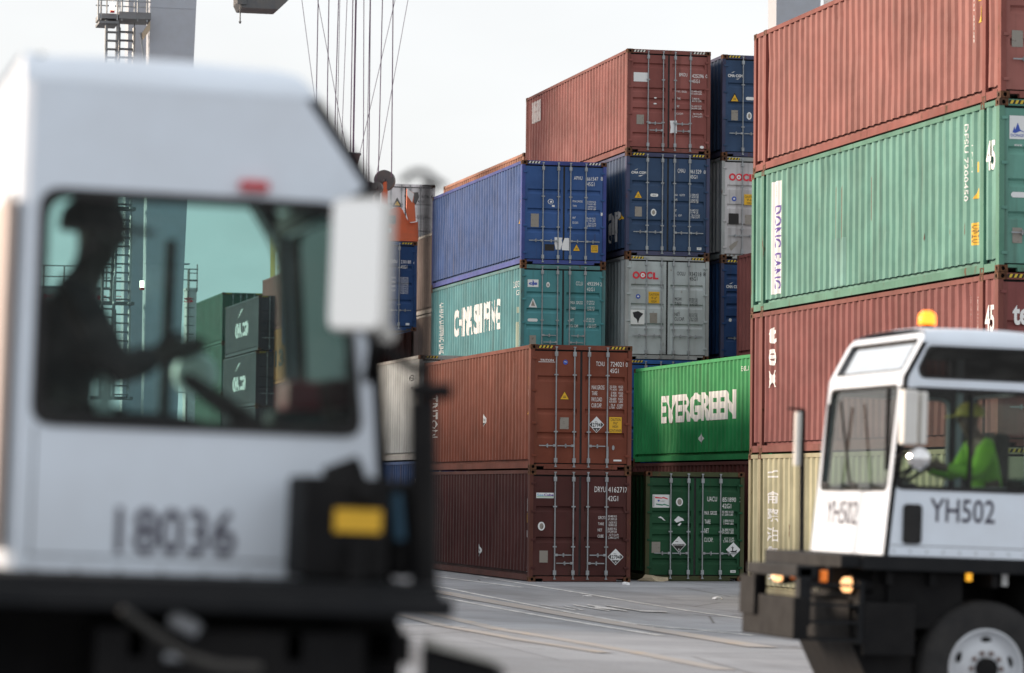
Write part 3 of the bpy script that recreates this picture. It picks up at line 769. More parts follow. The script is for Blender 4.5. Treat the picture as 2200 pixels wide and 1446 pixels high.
d.t("OO", 103, 573, 168, 607, REDP, .05).t("C", 168, 573, 196, 607, REDP, .05).t("L", 198, 575, 224, 607, REDP, .05).e(STICK, 149, 590, 10, 10, 1).e(REDP, 149, 590, 4, 4, 2).e(BLUEP, 128, 687, 11, 11).e(STICK, 128, 687, 5, 4, 1)
d.r(YELLOW, 175, 665, 228, 712).t("CAUTION", 178, 671, 225, 681, K, 0, 1).t("9'-6\"", 188, 685, 216, 695, K, 0, 1).t("HIGH", 188, 699, 214, 709, K, 0, 1).r(HAZK, 103, 752, 150, 800).r(PLATE, 180, 756, 214, 800)
d.p(PLATE, [(105, 900), (130, 880), (150, 872), (140, 895), (115, 920)]); d.build(c, lo, ro)
c, lo, ro = container("navy container on top of the rightmost far stack, above the dirty white one", X3, Y3, zz[4], HQ, P['cma'], FR['cma'], detail=2)
d = DoorPrint((68, 455, 35, 485), HQ)
d.t("CMA CGM", 95, 121, 164, 134, WHITE, .03).p(WHITE, [(108, 117), (118, 111), (130, 109), (120, 113)]).p(WHITE, [(130, 143), (142, 140), (152, 136), (142, 143)]).tri(127, 210, 240, 17).r(PLATE, 112, 280, 143, 325).e(STICK, 196, 303, 12, 17).e(PLATE, 196, 303, 6, 11, 1).p(STICK, [(180, 222), (186, 219), (212, 219), (218, 222), (218, 230), (212, 233), (186, 233), (180, 230)]); d.build(c, lo, ro)

# --- behind them: what shows past the edges
container("weathered orange container whose top edge shows above the royal blue one", 23.85, 100.25, 3 * (STD + G) + STD - .45 + HQ - HQ, HQ, P['peach'], detail=1)
for k, (h_, m_) in enumerate(((HQ, 'brown'), (HQ, 'brown'), (HQ, 'greybrown'), (HQ, 'greybrown'))):
    z_ = k * (HQ + G)
    if k == 3: container("grey brown container side with rusty post, left of the royal blue container", 23.85, 113.85, z_ - .25, HQ, P['greybrown'], FR['grey'], detail=1)
    elif k == 2: container("dim grey brown container below the rusty post, left of the teal container", 23.85, 113.85, z_ - .25, HQ, P['greybrown'], FR['grey'], detail=1)
XW = at_y(935, 399, 129.3).x - CW
c, lo, ro = container("light grey container with dark numbers behind the orange spreader", XW, 129.3, 4 * (HQ + G), HQ, paint('fresh_white', (.74, .72, .74), .05, .1), detail=2, hazard=HAZK, group="distant container stacks")
d = DoorPrint((0, 131, 0, 155), HQ)
d.rows([("OOLU", 63, 23, 88, 30), ("974106", 93, 23, 117, 30), ("6", 121, 23, 127, 30), ("45G1", 93, 34, 110, 40)] + [("30.480 KGS", 92, 66 + 6.5 * k, 114, 71 + 6.5 * k) for k in range(8)] + [("GROSS", 74, 66, 86, 71), ("NET", 74, 92, 84, 97)], K)
d.tri(47, 38, 47, 6); d.build(c, lo, ro)
for k in range(4): container("grey container, %s in the far stack behind the spreader" % ("lowest", "second lowest", "third lowest", "fourth lowest")[k], XW, 129.3, k * (HQ + G), HQ, P['grey'], detail=0, group="containers hidden inside the rows")

# --- row end left of the rust brown pair: light grey over blue
X0, Y0 = 17.95, 87.55
c, lo, ro = container("deep blue container on the ground, seen between the near truck and the rust brown containers", X0, Y0, 0, HQ, P['blue3'], detail=2)
sp = SidePrint(); sp.f.rect(YELLOW, -.75, -.45, 1.0, 1.42); sp.f.poly(YELLOW, [(-.75, 1.75), (-.45, 1.75), (-.6, 2.0)]); sp.f.rot(WHITE, "45G1", -.5, -.3, 2.1, 2.45); sp.build(c)
c, lo, ro = container("light grey container on the deep blue one, right of the near truck's mirror", X0, Y0, HQ + G, HQ, P['grey'], FR['grey'], detail=2)
sp = SidePrint(); sp.f.text(BLACKP, "0930", -1.5, -.55, 2.2, 2.38); sp.f.text(BLACKP, "4", -1.2, -1.0, 1.95, 2.1); sp.build(c)
container("dark brown corrugated container below the hoisted blue one", 21.35, 117.5, 2 * (HQ + G), HQ, P['dkbrown'], detail=0)
for k in (0, 1): container("brown container, %s below the dark brown corrugated one" % ("lowest", "second lowest", "third lowest", "fourth lowest")[k], 21.35, 117.5, k * (HQ + G), HQ, P['brown'], detail=0, group="containers hidden inside the rows")

# --- near row: rust brown over dark maroon
XN, YN = 17.664, 73.312
c, lo, ro = container("dark maroon container on the ground beneath the rust brown one", XN, YN, 0, STD, P['dryu'], FR['dryu'], detail=2, troughs=DOOR2S, handles=STAG, hazard=None, guides=(.85, 1.78))
d = DoorPrint((60, 1280, 45, 1378), STD)
d.r(STICK, 145, 320, 354, 384).t("Sea", 153, 332, 234, 360, worn("sea_blue_print", (.18, .42, .62), .1), .02, 1).t("Cube", 238, 330, 350, 360, PURPLE, .03, 1).r(GREENP, 153, 366, 350, 372, 1).e(STICK, 210, 718, 42, 52).e(PLATE, 212, 718, 24, 36, 1).r(PLATE, 190, 1008, 290, 1150)
d.diamond(1102, 1078, 96, 98, "2794")
d.rows([("DRYU", 842, 240, 978, 306), ("416271", 1006, 242, 1196, 308), ("7", 1208, 246, 1236, 308), ("42G1", 1002, 350, 1126, 412), ("GROSS", 888, 592, 978, 628), ("TARE", 888, 668, 958, 700), ("NET", 884, 742, 938, 774), ("CUBE", 884, 814, 954, 848),
        ("30.480 KG", 1006, 580, 1112, 606), ("67.200 LB", 1006, 614, 1112, 640), ("3.630 KG", 1016, 654, 1112, 680), ("8.000 LB", 1016, 686, 1112, 712), ("26.850 KG", 1002, 728, 1112, 754), ("59.200 LB", 1002, 762, 1112, 788), ("67.7 CU.M", 1026, 802, 1132, 828), ("2.390 CU.FT", 1012, 836, 1140, 862)]); d.build(c, lo, ro)
def side_diamond(px, py, cx, cy, cz, half=.16):
    u, v = side_uv(px, py, cx, cy, cz); s = SidePrint()
    s.f.poly(STICK, [(u - half, v), (u, v - half), (u + half, v), (u, v + half)]); s.f.poly(HAZK, [(u - half * .5, v - half * .4), (u, v - half * .9), (u + half * .5, v - half * .4)], 1)
    s.f.text(BLACKP, "2794", u - half * .5, u + half * .5, v - half * .2, v + half * .25, 0, 1); return s
s_ = side_diamond(1028, 1182, XN, YN, 0)
for z_, h_, m_ in ((1.36, .22, YELLOW), (1.02, .16, STICK), (.22, .12, STICK), (1.62, .3, WHITE)): s_.f.rect(m_, -.42, -.34, z_, z_ + h_)
s_.build(c)
c, lo, ro = container("rust brown container on the dark maroon one, yellow caution sign on its right door", XN, YN, STD + G, HQ, P['triton'], FR['triton'], detail=2, troughs=DOOR3T, guides=(.70, 2.02),
                      handles=[(0, -1, .55), (1, -1, .55), (2, 1, .55)])
d = DoorPrint((68, 1172, 52, 1380), HQ)
d.t("TRITON", 172, 208, 318, 230, WHITE, .01).r(WHITE, 155, 236, 335, 241).e(BLUEP, 446, 238, 25, 26).t("~", 432, 230, 462, 240, STICK, 0, 1).tri(440, 552, 633, 46).r(PLATE, 392, 826, 488, 950)
d.diamond(790, 898, 84, 88, "2794").r(YELLOW, 928, 814, 1064, 982).t("CAUTION", 944, 826, 1052, 856, K, 0, 1).t("9'6\"", 972, 866, 1022, 894, K, 0, 1).t("HIGH", 966, 902, 1024, 930, K, 0, 1).t("CONTAINER", 930, 944, 1060, 972, K, 0, 1)
d.r(STICK, 978, 1268, 1066, 1286).r(GALV, 908, 1130, 922, 1290, 4).e(GALV, 974, 1142, 14, 26, 2)
d.rows([("TCNU", 780, 224, 872, 272), ("724021", 938, 224, 1078, 274), ("0", 1104, 228, 1126, 276), ("45G1", 932, 296, 1026, 344), ("MAX.GROSS", 734, 478, 872, 522), ("TARE", 736, 542, 796, 584), ("PAYLOAD", 734, 606, 846, 650), ("CUB.CAP.", 734, 670, 846, 714),
        ("32.500   KGS", 930, 478, 1076, 502), ("71.650   LBS", 930, 508, 1074, 530), ("3.900   KGS", 944, 544, 1076, 568), ("8.600   LBS", 944, 572, 1074, 596), ("28.600   KGS", 928, 606, 1076, 632), ("63.050   LBS", 928, 636, 1074, 660), ("76.4   CUM", 944, 674, 1074, 698), ("2.700   CUFT", 928, 702, 1072, 724)]); d.build(c, lo, ro)
s_ = side_diamond(1038, 903, XN, YN, STD + G)
for z_, h_, m_ in ((1.95, .2, YELLOW), (1.7, .16, STICK), (.06, .1, STICK)): s_.f.rect(m_, -.42, -.30, z_, z_ + h_)
s_.f.poly(YELLOW, [(-.46, 1.28), (-.26, 1.28), (-.36, 1.45)])
a0, a1, b0, b1 = side_rect([(927, 850), (936, 850), (927, 940), (936, 940)], XN, YN, STD + G); s_.f.rot(WHITE, "TRITON", a0, a1, b0, b1); s_.build(c)

# --- near row: bottle green on the ground, bright green with lettering above and behind it
XU, YU = 20.734, 74.31
c, lo, ro = container("bottle green container on the ground with three diamond and flag stickers", XU, YU, 0, STD, P['uac'], FR['uac'], detail=2, troughs=DOOR5S, hazard=None, guides=(1.42,))
c["label"] = "bottle green container on the ground with flag and diamond stickers on its doors"
d = DoorPrint((97, 1279, 75, 1392), STD)
d.r(STICK, 182, 354, 384, 510).p(REDP, [(210, 380), (290, 390), (310, 382), (362, 400), (360, 412), (310, 396), (285, 402), (212, 398)], 1).p(worn("flag_green_print", (.04, .22, .14), .1), [(222, 462), (300, 472), (320, 464), (378, 482), (378, 494), (318, 478), (295, 486), (224, 476)], 1).r(K, 194, 366, 200, 500, 1).e(BLUEP, 254, 427, 13, 12, 1).t("UASC", 276, 426, 330, 438, K, 0, 1)
d.e(STICK, 502, 440, 42, 50).e(PLATE, 504, 440, 26, 36, 1).p(PAPER, [(248, 630), (275, 615), (300, 628), (340, 670), (310, 660), (290, 640)]).p(PAPER, [(440, 660), (490, 610), (545, 640), (560, 665), (520, 670), (470, 690)])
d.p(PAPER, [(480, 720), (510, 690), (530, 695), (505, 728)]).r(PLATE, 175, 922, 278, 1054)
cx, cy, hw, hh = 498, 950, 88, 98
d.p(STICK, [(cx - hw, cy), (cx, cy + hh), (cx + hw, cy), (cx, cy - hh)]).p(HAZK, [(cx - hw * .84, cy - 4), (cx + hw * .84, cy - 4), (cx + hw * .78, cy + 14), (cx, cy + hh * .9), (cx - hw * .78, cy + 14)], 1).t("CORROSIVE", cx - 80, cy - 2, cx + 80, cy + 16, WHITE, 0, 2).t("8", cx - 9, cy + 50, cx + 9, cy + 72, WHITE, 0, 2).r(K, cx - 40, cy - 36, cx - 8, cy - 30, 1)
cx, cy = 1150, 1010
d.p(STICK, [(cx - 88, cy), (cx, cy + 90), (cx + 88, cy), (cx, cy - 90)], 6).p(K, [(cx - 40, cy + 18), (cx - 14, cy + 14), (cx - 16, cy - 20), (cx - 34, cy - 34), (cx - 14, cy - 28), (cx - 12, cy - 48), (cx - 6, cy - 26), (cx + 8, cy - 36), (cx - 2, cy - 14), (cx - 4, cy + 14), (cx + 20, cy + 14), (cx + 44, cy), (cx + 36, cy + 24), (cx + 46, cy + 36), (cx - 20, cy + 34)], 7)
d.rows([("UACU", 834, 372, 952, 430), ("851890", 1018, 380, 1180, 434), ("3", 1224, 380, 1250, 436), ("42G1", 1016, 456, 1122, 512), ("MAX. GROSS", 802, 546, 952, 592), ("TARE", 806, 650, 876, 700), ("NET", 804, 756, 858, 812), ("CU.CAP.", 802, 866, 908, 918),
        ("30.480 KGS", 1012, 542, 1150, 566), ("67.200 LBS", 1012, 574, 1146, 600), ("3.800 KGS", 1030, 648, 1154, 674), ("7.940 LBS", 1030, 684, 1152, 708), ("26.880 KGS", 1014, 756, 1154, 784), ("59.260 LBS", 1014, 790, 1154, 818), ("67.7 CUM", 1044, 864, 1156, 890), ("2.390 CUFT", 1030, 896, 1164, 922)])
d.r(STICK, 1118, 1258, 1182, 1288).t("1994", 1128, 1266, 1172, 1282, K, 0, 1); d.build(c, lo, ro)
XE, YE = 23.80, 74.45
container("brown container whose upper edge shows under the bright green one", XE, YE, 0, HQ, P['brown'], detail=0)
c, lo, ro = container("bright green container with big white lettering along its side", XE, YE, HQ + G, STD, P['ever'], detail=1)
sp = side_diamond(1504, 942, XE, YE, HQ + G, .21)
q = side_rect([(1417, 853), (1577, 833), (1417, 913), (1577, 899)], XE, YE, HQ + G); sp.f.text(WHITE, "EVERGREEN", q[0], q[1], q[2] + .03, q[3] - .03, .045)
a0, a1, b0, b1 = side_rect([(1592, 787), (1604, 787), (1592, 796), (1604, 796)], XE, YE, HQ + G); sp.f.text(WHITE, "EGHU", a0, a1, b0, b1); sp.build(c)
container("maroon container side between the dark blue door and the right stack", 26.75, 74.45, zz[2], HQ, P['tex'], detail=1)
for k in (0, 1): container("brown container, %s under the maroon side beside the right stack" % ("lowest", "second lowest", "third lowest", "fourth lowest")[k], 26.75, 74.45, zz[k], HQ, P['brown'], detail=0, group="containers hidden inside the rows")

# --- the big right stack of 45-foot boxes
YR = 64.44 - L45
RX = [20.17, 20.19, 20.20, 20.225]
def sr(pts, k): return side_rect(pts, RX[k], YR, zz[k])
RG = "long containers of the right stack"
c, lo, ro = container("cream container with white characters on its side, lowest of the right stack", RX[0], YR, zz[0], HQ, P['cream'], FR['cream'], L=L45, detail=2, group=RG)
sp = SidePrint(); a0, a1, b0, b1 = sr([(1648, 1005), (1663, 1005), (1648, 1250), (1663, 1250)], 0); sp.f.vtext(WHITE, "千侖際泊集開", a0 - .05, a1 + .12, b0, b1, .02); sp.build(c)
c, lo, ro = container("wine red container with white vertical lettering and 45, third from the top at right", RX[1], YR, zz[1], HQ, P['tex'], FR['tex'], L=L45, detail=2, group=RG)
d = DoorPrint((185, 819, 1185, 1938), HQ); d.t("tex", 255, 1325, 380, 1412, WHITE, .03); d.build(c, lo, ro)
sp = SidePrint(); a0, a1, b0, b1 = sr([(1647, 704), (1661, 704), (1647, 832), (1661, 832)], 1); sp.f.vtext(WHITE, "tex", a0, a1 + .15, b0 - .05, b1 + .05, .03)
a0, a1, b0, b1 = sr([(2122, 672), (2142, 672), (2122, 712), (2142, 712)], 1); f45 = Flat(); f45.text(WHITE, "45", -.60, -.19, b0, b0 + .46, .02); f45.build(c, lambda u, v, w: (.011 - w, -u, v))
for px_ in (2080, 2094): a0, a1, b0, b1 = sr([(px_, 635), (px_ + 4, 635), (px_, 712), (px_ + 4, 712)], 1); sp.f.rot(WHITE, "TEXU 714425", a0, a1, b0, b1)
sp.build(c)
c, lo, ro = container("sea green container with white lettered strip and 45, second from top at right", RX[2], YR, zz[2], HQ, P['sea'], FR['sea'], L=L45, detail=2, group=RG)
d = DoorPrint((190, 824, 425, 1178), HQ); d.r(STICK, 240, 498, 350, 600).p(BLUEP, [(254, 572), (262, 545), (266, 560), (278, 528), (290, 560), (320, 572), (290, 565), (268, 574)], 1).t("DONGFANG", 246, 578, 344, 590, BLUEP, .01, 1).t("www", 262, 622, 300, 632).r(PLATE, 255, 985, 300, 1052).p(STICK, [(248, 838), (256, 830), (330, 830), (338, 838), (338, 846), (330, 854), (256, 854), (248, 846)]); d.build(c, lo, ro)
sp = SidePrint(); a0, a1, b0, b1 = sr([(1657, 392), (1675, 389), (1656, 630), (1673, 630)], 2); sp.f.rect(STICK, a0, a1, b0, b1)
sp.f.rot(PURPLE, "DONG FANG", a0 + .12, a1 - .04, b0 + .10, b1 - .50, .015, 1); sp.f.rot(BLACKP, "WWW", a0 + .2, a1 - .2, b1 - .34, b1 - .08, 0, 1)
a0, a1, b0, b1 = sr([(2126, 302), (2144, 302), (2126, 362), (2144, 362)], 2); f45 = Flat(); f45.text(WHITE, "45", -.60, -.19, b0, b1, .02); f45.build(c, lambda u, v, w: (.011 - w, -u, v))
a0, a1, b0, b1 = sr([(2071, 268), (2076, 268), (2071, 432), (2076, 432)], 2); sp.f.rot(WHITE, "DFSU 7200450", a0, a0 + .13, b0, b1)
a0, a1, b0, b1 = sr([(2084, 312), (2088, 312), (2084, 370), (2088, 370)], 2); sp.f.rot(WHITE, "L5G1", a0, a1, b0, b1)
a0, a1, b0, b1 = sr([(2089, 396), (2100, 396), (2089, 425), (2100, 425)], 2); sp.f.poly(YELLOW, [(a0, b0), (a1, b0), (a1, b1)])
a0, a1, b0, b1 = sr([(2085, 480), (2100, 480), (2085, 525), (2100, 525)], 2); sp.f.rect(YELLOW, a0, a1, b0, b1); sp.f.vtext(BLACKP, "C9HC", a0 + .05, a1 - .05, b0 + .03, b1 - .03, 0, 1)
a0, a1, b0, b1 = sr([(2094, 348), (2102, 348), (2094, 368), (2102, 368)], 2); sp.f.rect(YELLOW, a0, a1, b0, b1)
pb = paint("patch_pale_teal", (0.16, 0.33, 0.29), 0.1, 0.2); a0, a1, b0, b1 = sr([(1780, 516), (1812, 513), (1780, 618), (1812, 610)], 2); sp.f.rect(pb, a0, a1, b0, b1)
rs = worn("rust_streak", (0.10, 0.055, 0.035), 0.3, (0.16, 0.3, 0.24), 5)
for x_, y0_, y1_, w_ in ((1754, 448, 595, 3), (1866, 372, 470, 2), (1790, 395, 510, 2), (1802, 395, 512, 2), (2034, 485, 500, 2), (2070, 478, 500, 2), (1983, 500, 512, 2)):
    a0, a1, b0, b1 = sr([(x_, y0_), (x_ + w_, y0_), (x_, y1_), (x_ + w_, y1_)], 2); sp.f.poly(rs, [(a0, b0), ((a0 + a1) / 2, b0 - .05), (a1, b0), (a1 - .01, b1), (a0, b1 - .1)])
sp.build(c)
c, lo, ro = container("brick red container, topmost of the right stack", RX[3], YR, zz[3], HQ, P['rred'], FR['rred'], L=L45, detail=2, group=RG, hazard=HAZW)
sp = SidePrint(); a0, a1, b0, b1 = sr([(2086, -20), (2093, -20), (2086, 90), (2093, 90)], 3); sp.f.rot(WHITE, "CLHU 4900455", a0, a0 + .14, b0, b1)
a0, a1, b0, b1 = sr([(2097, 15), (2107, 15), (2097, 45), (2107, 45)], 3); sp.f.poly(YELLOW, [(a0, b0), (a1, b0), (a1, b1)]); sp.f.rect(YELLOW, a0, a1, b1 + .1, b1 + .3); sp.build(c)
d = DoorPrint((195, 829, -325, 430), HQ); d.r(PLATE, 248, 132, 300, 205); d.build(c, lo, ro)

# --- distant block seen through the near truck's window
def far_c(label, px, py, D, h, mat, detail=1, dz=0.0):
    p_ = Vector((0, 0, CAM_H)) + pix(px, py) * D
    return container(label, p_.x, p_.y, p_.z - h + dz, h, mat, detail=detail, group="distant container stacks"), p_
(c, lo, ro), p_ = far_c("charcoal container with white lettering seen through the near truck's window, upper of two", 555.6, 634.5, 172.6, HQ, P['black'])
sp = SidePrint(); sp.f.text(WHITE, "CMA CGM", -8.4, -3.6, .95, 1.75, .04); sp.f.poly(WHITE, [(-7.6, 2.0), (-6.4, 2.45), (-5.6, 2.5), (-6.4, 2.3)]); sp.build(c)
c2, lo, ro = container("charcoal container with white lettering seen through the near truck's window, lower of two", p_.x - .1, p_.y, p_.z - 2 * HQ - .06, HQ, P['black'], detail=1, group="distant container stacks")
sp = SidePrint(); sp.f.text(WHITE, "CMA CGM", -8.4, -3.6, .95, 1.75, .04); sp.f.poly(WHITE, [(-7.6, 2.0), (-6.4, 2.45), (-5.6, 2.5), (-6.4, 2.3)]); sp.build(c2)
for k in (3, 4): container("charcoal container, %s under the two lettered charcoal ones" % ("first", "second")[k - 3], p_.x - .1, p_.y, p_.z - k * (HQ + G) - .06, HQ, P['black'], detail=0, group="containers hidden inside the rows")
(c, lo, ro), p_ = far_c("dark olive container behind the upper charcoal one, dark door end showing", 478, 628, 186, HQ, P['dgreen'])
for k in (2, 3, 4): container("olive container, %s below the one behind the charcoal pair" % ("first", "second", "third")[k - 2], p_.x, p_.y, p_.z - k * (HQ + G), HQ, P['dgreen'], detail=0, group="containers hidden inside the rows")
p_ = Vector((0, 0, CAM_H)) + pix(564, 602) * 177
for k, (m_, lb) in enumerate((('yellow', "yellow container on top of the distant stack, seen through the near truck's window"), ('tex', "brick red container side right of the charcoal ones, seen through truck window"), ('orange', "orange container under the brick red one, seen through the near truck's window"))):
    oy = 0 if k else 1.2
    c, lo, ro = container(lb, p_.x + (0.6 if k == 0 else 0), p_.y - 12.2 + oy, p_.z + HQ * (0 if k == 0 else -k) - G * k, HQ, P[m_], detail=1, group="distant container stacks")
    if k == 0: sp = SidePrint(); sp.f.text(WHITE, "BE", -10.4, -6.5, .2, 1.5, .05); sp.build(c)
    if k == 2: sp = SidePrint(); sp.f.text(BLUEP, "I", -9.8, -8.6, .4, 2.2, .05); sp.f.text(BLACKP, "13", -7.6, -4.8, .9, 1.8, .04); sp.build(c)
for k in (3, 4): container("brown container, %s below the distant orange one" % ("first", "second")[k - 3], p_.x, p_.y - 12.2, p_.z - k * (HQ + G), HQ, P['brown'], detail=0, group="containers hidden inside the rows")
# --- unseen container stacks added left of the frame to shade the lower tiers
cols_ = (('brown', "brown"), ('blue2', "blue"), ('tex', "wine red"), ('grey', "light grey"), ('teal', "teal"))
for j, yy_ in enumerate((52.0, 65.0, 78.0, 91.0, 104.0)):
    for k in range(2 if j < 2 else 3):
        cm_, cn_ = cols_[(k * 2 + j) % 5]
        container("%s container, %s tier of %s stack, added shade block left of frame" % (cn_, ("lowest", "second", "third")[k], ("first", "second", "third", "fourth", "fifth")[j]), 0.6, yy_, k * (HQ + G) + (gz(0.6, yy_) + .01), HQ, P[cm_], detail=0, group="added shade containers left of the frame")

# ------------------------------------------------------------------ rubber-tyred gantry crane over the rows
CRANE = dusty("crane_grey_paint", (0.42, 0.45, 0.50), (0.34, 0.34, 0.35), 0.4, 0.5)
CRANE2 = dusty("crane_white_paint", (0.50, 0.50, 0.50), (0.3, 0.28, 0.26), 0.5, 0.5)
STEELD = dusty("dark_steel", (0.10, 0.105, 0.11), (0.2, 0.17, 0.14), 0.5, 0.5, 0.2)
GRATE = dusty("grey_grating", (0.20, 0.21, 0.22), (0.12, 0.1, 0.09), 0.5, 0.55, 0.2)
LAMPW = plain("lamp_lit_white", (1, .9, .8), 0.4, emit=(1.0, 0.75, 0.55), estr=6)
def crane():
    YA, YB = 106.0, 112.3
    def at(px, py, Y): return at_y(px, py, Y)
    c = empty("gantry_crane", (12.6, YA, 0)); tag(c, "grey gantry crane legs with stairs standing over the container rows", "crane")
    ox, oy = 12.6, YA
    def mb(): return MB()
    xl, xr = at(322, 60, YA).x - ox, at(424, 60, YA).x - ox
    rl, rr = at(1668, 10, YB).x - ox, at(1762, 10, YB).x - ox
    for y0 in (0, YB - YA):
        for a, b in ((xl, xr), (rl, rr)):
            q = MB(); w = b - a; da = .0 if a < 5 else .1
            # tapered box leg
            q.add([(a + .15 * da, y0, 1.6), (b - .55, y0, 1.6), (b - .55, y0 + .75, 1.6), (a + .15 * da, y0 + .75, 1.6), (a, y0, 21), (b + .05, y0, 21), (b + .05, y0 + 1.0, 21), (a, y0 + 1.0, 21)],
                  [(0, 3, 2, 1), (4, 5, 6, 7), (0, 1, 5, 4), (1, 2, 6, 5), (2, 3, 7, 6), (3, 0, 4, 7)])
            for z in (5.2, 9.4, 13.6, 17.8): q.box(a - .012, b - .12, y0 - .012, y0 + .4, z, z + .03)
            q.build("leg", CRANE, c)
    for a, b in ((xl, xr), (rl, rr)):
        MB().box(a, b - .3, -.4, YB - YA + 1.2, 1.0, 1.58).build("sill_beam", CRANE, c)
        for y in (0.2, YB - YA + .6):
            t = MB(); t.smooth = False; t.tube(((a + b) / 2 - .3, y, .75), ((a + b) / 2 + .3, y, .75), .74, 24).build("wheel", RUBBER, c)
    for y0 in (-.2, YB - YA): MB().box(xl - .4, rr + .4, y0, y0 + 1.2, 21.0, 22.3).build("main_girder", CRANE, c)
    # trolley under the girders
    MB().box(4.2, 10.5, -1.0, YB - YA + 1.5, 22.4, 23.2).box(4.4, 10.0, .4, 5.8, 20.6, 20.9).build("trolley", STEELD, c)
    bx = at(513, 8, 102.5) - Vector((ox, oy, 0)); ex = at(606, 20, 102.5) - Vector((ox, oy, 0))
    q = MB(); q.prism([(bx.x + .1, ex.z), (ex.x - .1, ex.z), (ex.x + .25, ex.z + .35), (ex.x + .2, ex.z + .6), (bx.x, ex.z + .6), (bx.x, ex.z + .2)], 'y', bx.y, bx.y + 1.2)
    q.tube((bx.x + .05, bx.y, ex.z + .05), (bx.x + .05, bx.y, ex.z - .45), .02, 6).tube((bx.x + .05, bx.y, ex.z - .45), (bx.x + .05, bx.y, ex.z - .52), .05, 8, .02).box(bx.x - .05, bx.x + .25, bx.y - .05, bx.y, ex.z + .1, ex.z + .35)
    q.path([(ex.x + .2, bx.y + .3, ex.z + .45), (ex.x + .9, bx.y + .3, ex.z + .62), (ex.x + 1.6, bx.y + .3, ex.z + .95)], .05, 6).build("service_platform", STEELD, c)
    # stair tower on the left face of the near leg
    def L(px, py, dy=0.0): v = at(px, py, YA + dy); return Vector((v.x - ox, v.y - oy, v.z))
    a, b = L(210, 34), L(320, 47)
    MB().box(a.x, a.x + .62, -.5, .7, a.z - .14, a.z + .02).box(a.x, a.x + .62, -.5, .7, a.z - .30, a.z - .22).build("landing", GRATE, c)
    MB().box(a.x + .64, b.x, -.55, .8, b.z, b.z + .22).build("landing", GRATE, c)
    q = MB()
    for px in (211, 217, 252, 262, 296, 316): v = L(px, 30, -.5); q.tube((v.x, -.5, a.z - .2), (v.x, -.5, a.z + 2.2), .03, 6)
    for z in (.45, 1.05): q.tube((a.x, -.5, a.z + z), (b.x, -.5, a.z + z), .022, 6); q.tube((a.x, .7, a.z + z), (b.x, .7, a.z + z), .022, 6)
    for px in (211, 252, 296): v = L(px, 30, .7); q.tube((v.x, .7, a.z), (v.x, .7, a.z + 2.2), .025, 6)
    q.build("handrail", GALV, c)
    q = MB(); d0 = L(286, 2, 1.0); 
    for k in range(3):
        z = a.z - 2.2 * k; q.tube((1.0 - .65, .9, z), (1.0 + .1, .9, z + 2.0), .03, 6); q.tube((1.0 + .1, .9, z), (1.0 - .65, .9, z + 2.0), .03, 6)
    q.build("cross_brace", GRATE, c)
    def flight(pa, pb, wtop, wbot, z1, z0, y1, y0, n):
        f = MB()
        for s in (0, 1):
            f.tube((pa + s * wtop, y1, z1), (pb + s * wbot, y0, z0), .05, 6)
            f.tube((pa + s * wtop, y1 - .05, z1 + .9), (pb + s * wbot, y0 - .05, z0 + .9), .022, 6)
        f.build("stair_stringer", GALV, c)
        for k in range(n):
            t = (k + .5) / n; x = pa + (pb - pa) * t; w = wtop + (wbot - wtop) * t; z = z1 + (z0 - z1) * t; y = y1 + (y0 - y1) * t
            MB().box(x, x + w, y - .14, y + .12, z - .02, z + .02).build("stair_tread", GRATE, c)
    xa, xb = L(225, 40).x, L(262, 50).x
    w1, w2 = L(250, 40).x - xa, L(294, 50).x - xb
    ztop, step = a.z - .15, 3.1
    for k in range(4):
        z1 = ztop - k * step; z0 = z1 - step + .15
        flight(xa + .02, xa + .12, w1, w1 - .1, z1, z0, -.35, .55, 11)
        flight(xb, xb - .12, w2, w2 + .0, z1 - .1, z0 - .1, .75, -.2, 10)
        MB().box(xa - .2, xb + w2 + .1, .25, .8, z0 - .1, z0).build("landing", GRATE, c)
    for px, py in ((241, 14), (305, 610)):
        v = L(px, py, -.6); k = MB().tube((v.x, v.y, v.z - .12), (v.x, v.y, v.z + .10), .07, 10).build("signal_lamp", LAMPW, c); k["label"] = "lit signal lamp on the crane stairs"
        MB().tube((v.x, v.y, v.z - .2), (v.x, v.y, v.z - .12), .08, 10).build("lamp_socket", plain("lamp_red", (.5, .03, .03), .4), c)
    v = L(308, 62, -.3); MB().prism([(v.x - .05, v.z - .15), (v.x + .2, v.z + .25), (v.x + .2, v.z - .05), (v.x, v.z - .35)], 'y', -.5, -.2).build("floodlight", dusty("lamp_housing", (.45, .36, .25), amount=.3), c)
    q = MB(); p0, p1 = L(302, 70, -.3), L(313, 140, -.3); q.tube(p0, p1 + Vector((.2, 0, -1.5)), .035, 6); q.build("conduit", GALV, c)
    return c
crane()

